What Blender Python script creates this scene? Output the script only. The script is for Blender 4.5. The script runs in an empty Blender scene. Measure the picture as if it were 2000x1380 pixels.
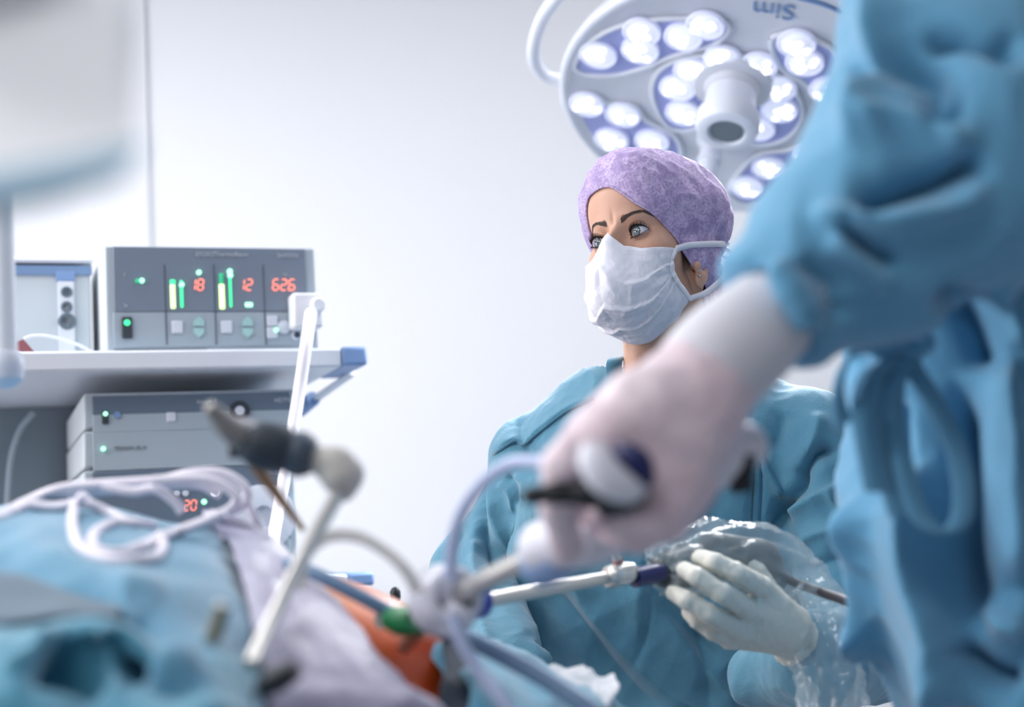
import bpy, math, random
import numpy as np
from mathutils import Vector, noise as mnoise
from mathutils.bvhtree import BVHTree

random.seed(7)
rng = np.random.default_rng(7)
SC = bpy.context.scene
COL = SC.collection

# ------------------------------------------------------------------ camera
FPX = 50.0 / 36.0 * 2000.0
PITCH, ROLL = math.radians(7.4), math.radians(3.6)
EYE = np.array([0.0, 0.0, 1.18])
_f = np.array([0.0, math.cos(PITCH), math.sin(PITCH)])
_r0 = np.array([1.0, 0.0, 0.0])
_u0 = np.cross(_r0, _f)
_r = math.cos(ROLL) * _r0 - math.sin(ROLL) * _u0
_u = math.cos(ROLL) * _u0 + math.sin(ROLL) * _r0

cam_d = bpy.data.cameras.new('camera')
cam_d.lens = 50.0
cam_d.sensor_width = 36.0
cam_d.clip_start = 0.02
cam_d.dof.use_dof = True
cam_d.dof.focus_distance = 1.76
cam_d.dof.aperture_fstop = 2.6
cam = bpy.data.objects.new('camera', cam_d)
COL.objects.link(cam)
from mathutils import Matrix
M = Matrix(((_r[0], _u[0], -_f[0], EYE[0]), (_r[1], _u[1], -_f[1], EYE[1]), (_r[2], _u[2], -_f[2], EYE[2]), (0, 0, 0, 1)))
cam.matrix_world = M
SC.camera = cam

# ------------------------------------------------------------------ world and exposure
SC.view_settings.view_transform = 'Standard'
SC.view_settings.look = 'None'
SC.view_settings.gamma = 1.0
SC.view_settings.exposure = 0.0
SC.view_settings.use_curve_mapping = False
SC.cycles.use_denoising = True
SC.cycles.max_bounces = 8
SC.cycles.transparent_max_bounces = 16
SC.cycles.caustics_reflective = False
SC.cycles.caustics_refractive = False
SC.cycles.sample_clamp_indirect = 6.0
W = bpy.data.worlds.new('world')
SC.world = W
W.use_nodes = True
W.node_tree.nodes['Background'].inputs[0].default_value = (0.97, 0.97, 1.0, 1)
W.node_tree.nodes['Background'].inputs[1].default_value = 0.16


def area_light(name, loc, target, sx, sy, power, color=(1, 1, 1), spread=180):
    d = bpy.data.lights.new(name, 'AREA')
    d.shape = 'RECTANGLE'
    d.size, d.size_y = sx, sy
    d.energy = power
    d.color = color
    d.spread = math.radians(spread)
    o = bpy.data.objects.new(name, d)
    o.location = loc
    dirv = Vector(target) - Vector(loc)
    o.rotation_euler = dirv.to_track_quat('-Z', 'Y').to_euler()
    COL.objects.link(o)
    return o


# light panels of the ceiling: just below three ceiling fixtures and one added front fill
CEIL_LIGHTS = [(-1.3, 2.1), (-1.7, 0.5), (0.9, 2.2), (-0.9, -0.8)]
CEIL_POWER = [26, 27, 16, 24]
for (lx, ly), pw in zip(CEIL_LIGHTS, CEIL_POWER):
    area_light('ceiling_light_glow', (lx, ly, 2.93), (lx, ly, 0), 1.1, 0.55, pw, (1.0, 0.985, 0.985))
# daylight from a window in the left wall
area_light('window_daylight', (-2.72, 1.5, 1.75), (1.6, 2.9, .9), 2.2, 1.5, 58, (1.0, 0.985, 0.985))

# ------------------------------------------------------------------ pixel rays
def ray(px, py):
    d = _f + _r * ((px - 1000.0) / FPX) + _u * ((690.0 - py) / FPX)
    return d


def P(px, py, d):
    return EYE + ray(px, py) * d


def PS(lst):
    return [P(*q) for q in lst]


def on_plane(px, py, o, n):
    d = ray(px, py)
    t = np.dot(np.asarray(o) - EYE, n) / np.dot(d, n)
    return EYE + d * t


def pix(V):
    q = np.asarray(V) - EYE
    dz = np.maximum(q @ _f, 1e-3)
    return 1000 + (q @ _r) / dz * FPX, 690 - (q @ _u) / dz * FPX, dz


def nrm(v):
    v = np.asarray(v, float)
    return v / (np.linalg.norm(v) + 1e-12)


# ------------------------------------------------------------------ objects
def obj(name, V, F, mat=None, parent=None, smooth=True, center=False):
    V = np.asarray(V, float).reshape(-1, 3)
    base = np.zeros(3)
    p = parent
    while p is not None:
        base = base + np.array(p.location)
        p = p.parent
    loc = np.zeros(3)
    if parent is None and len(V):
        loc = np.array([(V[:, 0].min() + V[:, 0].max()) / 2, (V[:, 1].min() + V[:, 1].max()) / 2, V[:, 2].min()])
    me = bpy.data.meshes.new(name)
    if isinstance(F, np.ndarray) and F.ndim == 2:
        n, k = F.shape
        me.vertices.add(len(V))
        me.vertices.foreach_set('co', (V - base - loc).ravel())
        me.loops.add(n * k)
        me.loops.foreach_set('vertex_index', F.astype(np.int32).ravel())
        me.polygons.add(n)
        me.polygons.foreach_set('loop_start', np.arange(0, n * k, k, dtype=np.int32))
        me.update(calc_edges=True)
        me.validate()
    else:
        me.from_pydata((V - base - loc).tolist(), [], [list(map(int, f)) for f in F])
    me.update()
    if smooth:
        me.polygons.foreach_set('use_smooth', [True] * len(me.polygons))
    if mat is not None:
        me.materials.append(mat)
    o = bpy.data.objects.new(name, me)
    o.location = loc
    COL.objects.link(o)
    if parent is not None:
        o.parent = parent
    return o


def thing(name, label, cat, loc, group=None):
    o = bpy.data.objects.new(name, None)
    o.location = tuple(float(v) for v in loc)
    o.empty_display_size = 0.05
    COL.objects.link(o)
    return tag(o, label, cat, group)


def tag(o, label, cat, group=None, kind=None):
    o['label'] = label
    o['category'] = cat
    if group:
        o['group'] = group
    if kind:
        o['kind'] = kind
    return o


def struct(o):
    o['kind'] = 'structure'
    return o


def auto_smooth(o, deg=35):
    me = o.data
    me.polygons.foreach_set('use_smooth', [True] * len(me.polygons))
    me.set_sharp_from_angle(angle=math.radians(deg))
    return o


def bevel(o, w=0.002, seg=2, deg=35):
    m = o.modifiers.new('bevel', 'BEVEL')
    m.width = w
    m.segments = seg
    m.limit_method = 'ANGLE'
    m.angle_limit = math.radians(30)
    auto_smooth(o, deg)
    return o


def solid(o, t=0.001, off=-1):
    m = o.modifiers.new('thickness', 'SOLIDIFY')
    m.thickness = t
    m.offset = off
    return o


# ------------------------------------------------------------------ mesh builder
class MB:
    def __init__(s):
        s.V, s.F = [], []
        s.n = 0

    def add(s, V, F):
        V = np.asarray(V, float).reshape(-1, 3)
        for f in F:
            s.F.append([int(i) + s.n for i in f])
        s.V.append(V)
        s.n += len(V)
        return s

    def box(s, o, X, Y, Z, x0, x1, y0, y1, z0, z1):
        o, X, Y, Z = map(np.asarray, (o, X, Y, Z))
        V = [o + X * a + Y * b + Z * c for c in (z0, z1) for b in (y0, y1) for a in (x0, x1)]
        F = [(0, 2, 3, 1), (4, 5, 7, 6), (0, 1, 5, 4), (2, 6, 7, 3), (0, 4, 6, 2), (1, 3, 7, 5)]
        return s.add(V, F)

    def tube(s, pts, rad, n=14, caps=True, smooth=True, res=6, squash=None):
        V, F = tube_mesh(pts, rad, n, caps, smooth, res, squash)
        return s.add(V, F)

    def lathe(s, o, axis, prof, n=32, cap0=True, cap1=True):
        """prof: list of (distance along the axis, radius)"""
        o = np.asarray(o, float)
        a = nrm(axis)
        t = nrm(np.cross(a, (0.13, 0.31, 0.94) if abs(a[2]) < 0.9 else (1, 0, 0)))
        b = np.cross(a, t)
        V, F = [], []
        for (h, r) in prof:
            for k in range(n):
                q = 2 * math.pi * k / n
                V.append(o + a * h + (t * math.cos(q) + b * math.sin(q)) * r)
        m = len(prof)
        for i in range(m - 1):
            for k in range(n):
                k2 = (k + 1) % n
                F.append((i * n + k, i * n + k2, (i + 1) * n + k2, (i + 1) * n + k))
        if cap0:
            F.append(tuple(range(n - 1, -1, -1)))
        if cap1:
            F.append(tuple((m - 1) * n + k for k in range(n)))
        return s.add(V, F)

    def prism(s, poly, nv):
        """closed 3-D outline (n,3) pushed along the vector nv"""
        poly = np.asarray(poly, float)
        n = len(poly)
        V = np.vstack([poly, poly + np.asarray(nv)])
        F = [tuple(range(n - 1, -1, -1)), tuple(range(n, 2 * n))]
        F += [(k, (k + 1) % n, n + (k + 1) % n, n + k) for k in range(n)]
        return s.add(V, F)

    def build(s, name, mat, parent=None, smooth=True):
        o = obj(name, np.vstack(s.V), s.F, mat, parent, smooth)
        return auto_smooth(o)


def catmull(pts, res=8, closed=False):
    pts = np.asarray(pts, float)
    n = len(pts)
    if n < 3 and not closed:
        t = np.linspace(0, 1, res + 1)[:, None]
        return pts[0] * (1 - t) + pts[-1] * t
    out = []
    rngk = range(n if closed else n - 1)
    for i in rngk:
        if closed:
            p0, p1, p2, p3 = pts[(i - 1) % n], pts[i], pts[(i + 1) % n], pts[(i + 2) % n]
        else:
            p1, p2 = pts[i], pts[i + 1]
            p0 = pts[i - 1] if i > 0 else 2 * p1 - p2
            p3 = pts[i + 2] if i + 2 < n else 2 * p2 - p1
        for k in range(res):
            t = k / res
            out.append(0.5 * ((2 * p1) + (-p0 + p2) * t + (2 * p0 - 5 * p1 + 4 * p2 - p3) * t * t + (-p0 + 3 * p1 - 3 * p2 + p3) * t ** 3))
    if not closed:
        out.append(pts[-1])
    return np.array(out)


def tube_mesh(pts, rad, n=14, caps=True, smooth=True, res=6, squash=None):
    pts = np.asarray(pts, float)
    rad = np.broadcast_to(np.asarray(rad, float), (len(pts),)).copy()
    if smooth and len(pts) > 2:
        q = catmull(np.hstack([pts, rad[:, None]]), res)
        pts, rad = q[:, :3], np.maximum(q[:, 3], 1e-4)
    m = len(pts)
    T = np.gradient(pts, axis=0)
    T /= np.linalg.norm(T, axis=1)[:, None] + 1e-12
    ref = np.array([0, 0, 1.0]) if abs(T[0][2]) < 0.9 else np.array([1.0, 0, 0])
    N = nrm(np.cross(T[0], ref))
    V = []
    for i in range(m):
        N = nrm(N - T[i] * np.dot(N, T[i]))
        B = np.cross(T[i], N)
        sx, sy = (1, 1) if squash is None else squash
        for k in range(n):
            a = 2 * math.pi * k / n
            V.append(pts[i] + (N * math.cos(a) * sx + B * math.sin(a) * sy) * rad[i])
    F = []
    for i in range(m - 1):
        for k in range(n):
            k2 = (k + 1) % n
            F.append((i * n + k, i * n + k2, (i + 1) * n + k2, (i + 1) * n + k))
    if caps:
        F.append(tuple(range(n - 1, -1, -1)))
        F.append(tuple((m - 1) * n + k for k in range(n)))
    return V, F


def tube_obj(name, pts, rad, mat, parent=None, n=14, **k):
    return MB().tube(pts, rad, n, **k).build(name, mat, parent)


def ribbon_obj(name, pts, width_dirs, w, mat, parent=None, t=0.0012, res=8):
    """flat strip along pts; width_dirs = per-point vectors across it"""
    pts = np.asarray(pts, float)
    wd = np.asarray(width_dirs, float)
    if wd.ndim == 1:
        wd = np.tile(wd, (len(pts), 1))
    q = catmull(np.hstack([pts, wd]), res)
    p, d = q[:, :3], q[:, 3:]
    d /= np.linalg.norm(d, axis=1)[:, None]
    V = np.empty((len(p) * 3, 3))
    V[0::3] = p - d * w / 2
    V[1::3] = p
    V[2::3] = p + d * w / 2
    F = []
    for i in range(len(p) - 1):
        a = i * 3
        F += [(a, a + 1, a + 4, a + 3), (a + 1, a + 2, a + 5, a + 4)]
    o = obj(name, V, F, mat, parent)
    return solid(o, t, 0)


def grid_interp(C, nu, nv):
    """C: (rows, cols, 3) control points -> smooth (R, Cc, 3)"""
    C = np.asarray(C, float)
    R, K, D = C.shape

    def interp(A, res):
        out = catmull(A.reshape(A.shape[0], -1), res)
        return out.reshape(-1, *A.shape[1:])
    A = interp(C, nu)
    A = interp(A.transpose(1, 0, 2), nv).transpose(1, 0, 2)
    return A


def grid_faces(R, K, wrap=False):
    i, j = np.meshgrid(np.arange(R - 1), np.arange(K if wrap else K - 1), indexing='ij')
    j2 = (j + 1) % K
    return np.stack([i * K + j, i * K + j2, (i + 1) * K + j2, (i + 1) * K + j], -1).reshape(-1, 4)


def vnormals(V, F):
    F = np.asarray(F)
    a = V[F[:, 2]] - V[F[:, 0]]
    b = V[F[:, 3]] - V[F[:, 1]]
    fn = np.cross(a, b)
    N = np.zeros_like(V)
    for k in range(4):
        np.add.at(N, F[:, k], fn)
    return N / (np.linalg.norm(N, axis=1)[:, None] + 1e-12)


# ------------------------------------------------------------------ implicit surfaces (surface nets)
def smin(a, b, k):
    h = np.clip(0.5 + 0.5 * (b - a) / k, 0, 1)
    return b * (1 - h) + a * h - k * h * (1 - h)


def smax(a, b, k):
    return -smin(-a, -b, k)


def cap(p, a, b, ra, rb):
    a, b = np.asarray(a), np.asarray(b)
    ab = b - a
    t = np.clip(((p - a) @ ab) / (ab @ ab + 1e-12), 0, 1)
    q = p - a - t[..., None] * ab
    return np.sqrt((q * q).sum(-1)) - (ra + (rb - ra) * t)


def ell(p, c, R, ax=None):
    q = p - np.asarray(c)
    if ax is not None:
        q = q @ np.asarray(ax).T
    R = np.asarray(R, float)
    k0 = np.sqrt(((q / R) ** 2).sum(-1))
    k1 = np.sqrt(((q / (R * R)) ** 2).sum(-1)) + 1e-9
    return k0 * (k0 - 1) / k1


def chain(p, pts, rads, k=0.004):
    d = None
    for i in range(len(pts) - 1):
        e = cap(p, pts[i], pts[i + 1], rads[i], rads[i + 1])
        d = e if d is None else smin(d, e, k)
    return d


def nets(fn, lo, hi, h, relax=2):
    lo, hi = np.asarray(lo, float), np.asarray(hi, float)
    n = np.ceil((hi - lo) / h).astype(int) + 1
    ax = [lo[i] + np.arange(n[i]) * h for i in range(3)]
    D = np.empty(n)
    for i0 in range(0, n[0], 24):
        G = np.stack(np.meshgrid(ax[0][i0:i0 + 24], ax[1], ax[2], indexing='ij'), -1)
        D[i0:i0 + 24] = fn(G)
    S = D < 0
    c = [S[:-1, :-1, :-1], S[1:, :-1, :-1], S[:-1, 1:, :-1], S[1:, 1:, :-1], S[:-1, :-1, 1:], S[1:, :-1, 1:], S[:-1, 1:, 1:], S[1:, 1:, 1:]]
    cnt = sum(x.astype(int) for x in c)
    act = (cnt > 0) & (cnt < 8)
    idx = -np.ones(act.shape, int)
    ci = np.argwhere(act)
    idx[act] = np.arange(len(ci))
    offs = np.array([[x & 1, (x >> 1) & 1, (x >> 2) & 1] for x in range(8)])
    vals = np.stack([D[ci[:, 0] + o[0], ci[:, 1] + o[1], ci[:, 2] + o[2]] for o in offs], 1)
    acc = np.zeros((len(ci), 3))
    num = np.zeros(len(ci))
    for a in range(8):
        for bit in (1, 2, 4):
            b = a | bit
            if b == a:
                continue
            va, vb = vals[:, a], vals[:, b]
            m = (va < 0) != (vb < 0)
            t = np.where(m, va / np.where(m, va - vb, 1), 0)
            acc += np.where(m[:, None], offs[a] + (offs[b] - offs[a]) * t[:, None], 0)
            num += m
    V = lo + (ci + acc / num[:, None]) * h
    F = []
    for axis in range(3):
        o = [0, 0, 0]
        o[axis] = 1
        sl0 = [slice(1, -1)] * 3
        sl0[axis] = slice(0, -1)
        sl1 = list(sl0)
        sl1[axis] = slice(1, None)
        s0, s1 = S[tuple(sl0)], S[tuple(sl1)]
        g = np.argwhere(s0 != s1)
        if not len(g):
            continue
        flip = s0[tuple(g.T)]
        for k in range(3):
            if k != axis:
                g[:, k] += 1
        b1, b2 = [(1, 2), (2, 0), (0, 1)][axis]
        e1, e2 = np.zeros(3, int), np.zeros(3, int)
        e1[b1] = 1
        e2[b2] = 1
        q = [g - e1 - e2, g - e2, g, g - e1]
        q = np.stack([idx[tuple(x.T)] for x in q], 1)
        q = np.where(flip[:, None], q, q[:, ::-1])
        F.append(q)
    F = np.vstack(F)
    for _ in range(relax):
        e = h * 0.3
        d = fn(V)
        g = np.stack([fn(V + np.eye(3)[k] * e) - fn(V - np.eye(3)[k] * e) for k in range(3)], 1) / (2 * e)
        gn = (g * g).sum(1)
        V = V - g * (np.clip(d, -h, h) / np.maximum(gn, 0.2))[:, None]
    return V, F


def subdiv(V, F):
    F = np.asarray(F)
    E = np.sort(np.vstack([F[:, [k, (k + 1) % 4]] for k in range(4)]), axis=1)
    U, inv = np.unique(E, axis=0, return_inverse=True)
    inv = inv.ravel()
    n, m = len(V), len(F)
    mid = V[U].mean(1)
    cen = V[F].mean(1)
    # soften: keep the old points, average the edge points with the face centres
    acc = np.zeros_like(mid); c = np.zeros(len(mid))
    for k in range(4):
        i = inv[k * m:(k + 1) * m]
        np.add.at(acc, i, cen); np.add.at(c, i, 1)
    mid = np.where(c[:, None] > 1, mid * .5 + .5 * acc / c[:, None], mid)
    e = [n + inv[k * m:(k + 1) * m] for k in range(4)]
    ce = n + len(U) + np.arange(m)
    Q = [np.stack([F[:, k], e[k], ce, e[(k - 1) % 4]], 1) for k in range(4)]
    return np.vstack([V, mid, cen]), np.vstack(Q)


def lapl(V, F, n=4, w=.5):
    F = np.asarray(F)
    E = np.vstack([F[:, [k, (k + 1) % 4]] for k in range(4)])
    for _ in range(n):
        acc = np.zeros_like(V); c = np.zeros(len(V))
        np.add.at(acc, E[:, 0], V[E[:, 1]]); np.add.at(c, E[:, 0], 1)
        np.add.at(acc, E[:, 1], V[E[:, 0]]); np.add.at(c, E[:, 1], 1)
        V = V * (1 - w) + w * acc / c[:, None]
    return V


# ------------------------------------------------------------------ folds in cloth
def seg_dist(x, y, pts):
    """distance to a polyline, fraction along it and side"""
    pts = np.asarray(pts, float)
    best = np.full(x.shape, 1e9)
    frac = np.zeros_like(best)
    side = np.zeros_like(best)
    L = np.r_[0, np.cumsum(np.linalg.norm(np.diff(pts, axis=0), axis=1))]
    for i in range(len(pts) - 1):
        a, b = pts[i], pts[i + 1]
        ab = b - a
        t = np.clip(((x - a[0]) * ab[0] + (y - a[1]) * ab[1]) / (ab @ ab), 0, 1)
        dx, dy = x - a[0] - t * ab[0], y - a[1] - t * ab[1]
        d = np.hypot(dx, dy)
        m = d < best
        best = np.where(m, d, best)
        frac = np.where(m, (L[i] + t * (L[i + 1] - L[i])) / L[-1], frac)
        side = np.where(m, np.sign(ab[0] * dy - ab[1] * dx), side)
    return best, frac, side


def fold(V, N, folds):
    """folds: (polyline px, width px, height m[, asym]); moves cloth along its normals"""
    x, y, dz = pix(V)
    front = np.clip(-(N @ _f) * 2.5 + 0.3, 0, 1)
    D = np.zeros(len(V))
    for fo in folds:
        pts, w, a = fo[:3]
        asym = fo[3] if len(fo) > 3 else 0
        d, fr, sd = seg_dist(x, y, catmull(pts, 6))
        taper = np.clip(np.minimum(fr, 1 - fr) * 5 + 0.15, 0, 1)
        taper = taper * taper * (3 - 2 * taper)
        s = sd * d
        if asym:
            ww = np.where(s * asym > 0, w * 2.2, w * 0.6)
        else:
            ww = w
        D += a * np.exp(-np.abs(d / ww) ** 1.35) * taper
    return V + N * (D * front)[:, None]


def wob(V, amp, scale, seed=0, stretch=(1, 1, 1)):
    """cheap smooth noise, -1..1"""
    r = np.random.default_rng(seed)
    q = V * np.asarray(stretch) / scale
    out = np.zeros(len(V))
    for k in range(7):
        d = r.normal(size=3)
        d /= np.linalg.norm(d)
        f = 2 * math.pi * (0.5 + 0.9 * r.random())
        w = r.normal(size=3)
        out += np.sin(f * (q @ d) + r.random() * 6.28 + 1.3 * np.sin((q @ w) * 2.1 + r.random() * 6))
    return amp * out / 2.6


def crumple(V, amp, scale, seed=0, stretch=(1, 1, 1)):
    """ridged noise: creased cloth"""
    return amp * (0.6 - np.abs(wob(V, 1.0, scale, seed, stretch))) + amp * 0.4 * (0.6 - np.abs(wob(V, 1.0, scale * 0.45, seed + 9, stretch)))


# ------------------------------------------------------------------ materials
def lin(c):
    c = [x / 255.0 for x in c]
    return tuple(x / 12.92 if x <= 0.04045 else ((x + 0.055) / 1.055) ** 2.4 for x in c) + (1.0,)


MATS = {}


def mat(name, col, rough=0.5, metal=0.0, spec=0.5, sss=0.0, sss_col=None, trans=0.0, alpha=1.0, coat=0.0, bump=None, vary=None, sheen=0.0, emit=None, es=1.0, ior=1.45):
    """col 0-255 sRGB; vary=(scale, amount, second colour); bump=(kind, scale, strength)"""
    if name in MATS:
        return MATS[name]
    m = bpy.data.materials.new(name)
    MATS[name] = m
    m.use_nodes = True
    nt = m.node_tree
    b = nt.nodes['Principled BSDF']
    b.inputs['Base Color'].default_value = lin(col)
    b.inputs['Roughness'].default_value = rough
    b.inputs['Metallic'].default_value = metal
    b.inputs['Specular IOR Level'].default_value = spec
    b.inputs['IOR'].default_value = ior
    b.inputs['Transmission Weight'].default_value = trans
    b.inputs['Alpha'].default_value = alpha
    b.inputs['Coat Weight'].default_value = coat
    b.inputs['Sheen Weight'].default_value = sheen
    if sss:
        b.inputs['Subsurface Weight'].default_value = sss
        b.inputs['Subsurface Radius'].default_value = (0.012, 0.005, 0.003) if sss_col is None else sss_col
        b.inputs['Subsurface Scale'].default_value = 0.5
    if emit is not None:
        b.inputs['Emission Color'].default_value = lin(emit)
        b.inputs['Emission Strength'].default_value = es
    tc = nt.nodes.new('ShaderNodeTexCoord')
    if vary:
        sc, amt, c2 = vary
        n = nt.nodes.new('ShaderNodeTexNoise')
        n.inputs['Scale'].default_value = sc
        n.inputs['Detail'].default_value = 4
        nt.links.new(tc.outputs['Object'], n.inputs['Vector'])
        mr = nt.nodes.new('ShaderNodeMapRange')
        mr.inputs['From Min'].default_value = 0.16
        mr.inputs['From Max'].default_value = 0.7
        mr.inputs['To Max'].default_value = amt
        nt.links.new(n.outputs['Fac'], mr.inputs['Value'])
        mx = nt.nodes.new('ShaderNodeMix')
        mx.data_type = 'RGBA'
        mx.inputs['A'].default_value = lin(col)
        mx.inputs['B'].default_value = lin(c2)
        nt.links.new(mr.outputs['Result'], mx.inputs['Factor'])
        nt.links.new(mx.outputs['Result'], b.inputs['Base Color'])
    if bump:
        kind, sc, st = bump
        if kind == 'voronoi':
            t = nt.nodes.new('ShaderNodeTexVoronoi')
            out = 'Distance'
        elif kind == 'wave':
            t = nt.nodes.new('ShaderNodeTexWave')
            out = 'Fac'
        else:
            t = nt.nodes.new('ShaderNodeTexNoise')
            t.inputs['Detail'].default_value = 5
            out = 'Fac'
        t.inputs['Scale'].default_value = sc
        nt.links.new(tc.outputs['Object'], t.inputs['Vector'])
        bp = nt.nodes.new('ShaderNodeBump')
        bp.inputs['Strength'].default_value = st
        bp.inputs['Distance'].default_value = 0.002
        nt.links.new(t.outputs[out], bp.inputs['Height'])
        nt.links.new(bp.outputs['Normal'], b.inputs['Normal'])
    return m


def text_obj(s, size, o, X, Z, mat_, parent, name='lettering', depth=0.0006, align='LEFT'):
    """raised lettering: X = reading direction, Z = up of the letters, o = start of baseline"""
    cu = bpy.data.curves.new('text', 'FONT')
    cu.body = s
    cu.size = size
    cu.align_x = align
    cu.extrude = depth
    to = bpy.data.objects.new('text', cu)
    COL.objects.link(to)
    bpy.context.view_layer.update()
    me = bpy.data.meshes.new_from_object(to)
    V = np.array([v.co[:] for v in me.vertices])
    F = [tuple(p.vertices) for p in me.polygons]
    bpy.data.objects.remove(to)
    bpy.data.curves.remove(cu)
    bpy.data.meshes.remove(me)
    X, Z = nrm(X), nrm(Z)
    Y = np.cross(X, Z)
    W3 = np.asarray(o) + V[:, :1] * X + V[:, 1:2] * Z + V[:, 2:3] * Y
    return obj(name, W3, F, mat_, parent, smooth=False)
# ------------------------------------------------------------------ room
m_wall = mat('white_wall_paint', (238, 239, 243), 0.75, vary=(1.5, 0.25, (233, 235, 240)), spec=0.2)
m_ceil = mat('ceiling_white', (236, 238, 241), 0.8)
m_floor = mat('pale_vinyl_floor', (150, 158, 168), 0.35, vary=(30, 0.5, (138, 146, 158)))
X0, Y0, Z0 = np.eye(3)
XL, XR, YB, YF, HC = -2.8, 3.6, 3.95, -2.4, 3.0


def slab(name, a, b, m):
    return struct(MB().box((0, 0, 0), X0, Y0, Z0, a[0], b[0], a[1], b[1], a[2], b[2]).build(name, m))


slab('floor', (XL, YF, -0.1), (XR, YB, 0), m_floor)
slab('wall_back', (XL - .1, YB, 0), (XR + .1, YB + .1, HC), m_wall)
slab('wall_right', (XR, YF, 0), (XR + .1, YB, HC), m_wall)
slab('ceiling', (XL, YF, HC), (XR, YB, HC + .1), m_ceil)
# left wall with a window opening (y .4..2.6, z 1.0..2.5)
mb = MB()
for (ya, yb, za, zb) in ((YF, .35, 0, HC), (2.65, YB, 0, HC), (.35, 2.65, 0, .95), (.35, 2.65, 2.55, HC)):
    mb.box((0, 0, 0), X0, Y0, Z0, XL - .1, XL, ya, yb, za, zb)
struct(mb.build('wall_left', m_wall))
mb = MB()
for (ya, yb, za, zb) in ((.35, .41, .95, 2.55), (2.59, 2.65, .95, 2.55), (.41, 2.59, .95, 1.01), (.41, 2.59, 2.49, 2.55), (1.47, 1.53, 1.01, 2.49)):
    mb.box((0, 0, 0), X0, Y0, Z0, XL - .08, XL - .02, ya, yb, za, zb)
struct(mb.build('window_1', mat('window_frame_white', (228, 230, 234), 0.4)))
slab('baseboard_back', (XL, YB - .012, 0), (XR, YB, .1), mat('grey_skirting', (190, 198, 206), 0.5))

m_glow = mat('ceiling_diffuser', (250, 250, 255), 0.5, emit=(245, 248, 255), es=2.5)
m_lframe = mat('white_enamel', (226, 229, 235), 0.4)
for i, (lx, ly) in enumerate(CEIL_LIGHTS):
    t = thing('ceiling_light', ['rectangular ceiling light panel above the equipment trolley', 'rectangular ceiling light panel near the window',
              'rectangular ceiling light panel beside the surgical lamp', 'rectangular light panel added behind the camera as front fill'][i], 'ceiling light', (lx, ly, 2.95), 'ceiling light panels')
    mb = MB()
    for (a, b, c, d) in ((-.6, .6, -.33, -.29), (-.6, .6, .29, .33), (-.6, -.56, -.29, .29), (.56, .6, -.29, .29)):
        mb.box((lx, ly, 0), X0, Y0, Z0, a, b, c, d, 2.95, 3.0)
    mb.build('frame', m_lframe, t)
    MB().box((lx, ly, 0), X0, Y0, Z0, -.56, .56, -.29, .29, 2.965, 2.99).build('diffuser', m_glow, t)
# ------------------------------------------------------------------ equipment trolley and its devices
YAW = math.radians(21)
RX = np.array([math.cos(YAW), math.sin(YAW), 0.0])
RY = np.array([-math.sin(YAW), math.cos(YAW), 0.0])     # away from the viewer
RN = -RY
RO = P(400, 600, 2.25)
RO[2] = 0.0


def fl(px, py, off=0.0):
    """pixel -> (x, z) on the plane of the device fronts, pushed back by off"""
    o = RO + RY * off
    q = on_plane(px, py, o, RN) - o
    return float(q @ RX), float(q[2])


def rbox(mb, x0, x1, y0, y1, z0, z1):
    return mb.box(RO, RX, RY, Z0, x0, x1, y0, y1, z0, z1)


def pbox(name, a, b, y0, y1, m, parent, bev=0.0015, off=0.0):
    """box whose front covers the pixels a..b"""
    xa, za = fl(*a, off)
    xb, zb = fl(*b, off)
    mb = MB()
    rbox(mb, min(xa, xb), max(xa, xb), y0, y1, min(za, zb), max(za, zb))
    o = mb.build(name, m, parent)
    if bev:
        bevel(o, bev)
    return o


def rdisc(name, px, py, r, y0, y1, m, parent, n=28, sx=1.0):
    x, z = fl(px, py)
    r *= .88
    return MB().lathe(RO + RX * x + Z0 * z + RY * y1, RN, [(0, r), (y1 - y0, r), (y1 - y0 + .0005, r * .9)], n).build(name, m, parent)


m_case = mat('device_case_grey', (172, 184, 194), 0.45)  # device colours from here are paled to paint in the lens haze
m_side = mat('device_side_pale', (208, 215, 220), 0.5)
m_panel = mat('slate_display_panel', (118, 130, 148), 0.3, vary=(6, .4, (130, 143, 158)))
m_panel2 = mat('dark_slate_strip', (98, 114, 132), 0.35)
m_lower = mat('light_grey_fascia', (158, 172, 184), 0.45)
m_fascia2 = mat('light_grey_fascia_lower', (160, 175, 186), 0.45)
m_dark = mat('dark_rubber', (52, 60, 70), 0.6)
m_slot = mat('dark_gap', (70, 82, 94), 0.8)
m_keyw = mat('white_key', (205, 212, 225), 0.5)
m_keyg = mat('mint_key', (160, 200, 200), 0.5)
m_red = mat('red_led_digits', (255, 110, 90), 0.5, emit=(255, 150, 128), es=1.9)
m_grn = mat('green_led', (60, 220, 140), 0.5, emit=(60, 235, 150), es=1.6)
m_yel = mat('yellow_green_led', (220, 255, 180), 0.5, emit=(215, 250, 165), es=1.5)
m_mint = mat('mint_led', (170, 255, 210), 0.5, emit=(160, 250, 205), es=1.5)
m_grnd = mat('dim_green_led', (40, 150, 110), 0.5, emit=(40, 170, 120), es=1.0)
m_ltext = mat('pale_lettering', (190, 200, 212), 0.5)
m_shelf = mat('white_shelf_enamel', (214, 220, 230), 0.4)
m_blue = mat('steel_blue_plastic', (120, 150, 195), 0.45)
m_back = mat('grey_blue_back_panel', (120, 136, 148), 0.6)
m_white = mat('white_plastic', (228, 231, 238), 0.4)
m_connector = mat('socket_grey', (96, 112, 124), 0.5)


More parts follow.
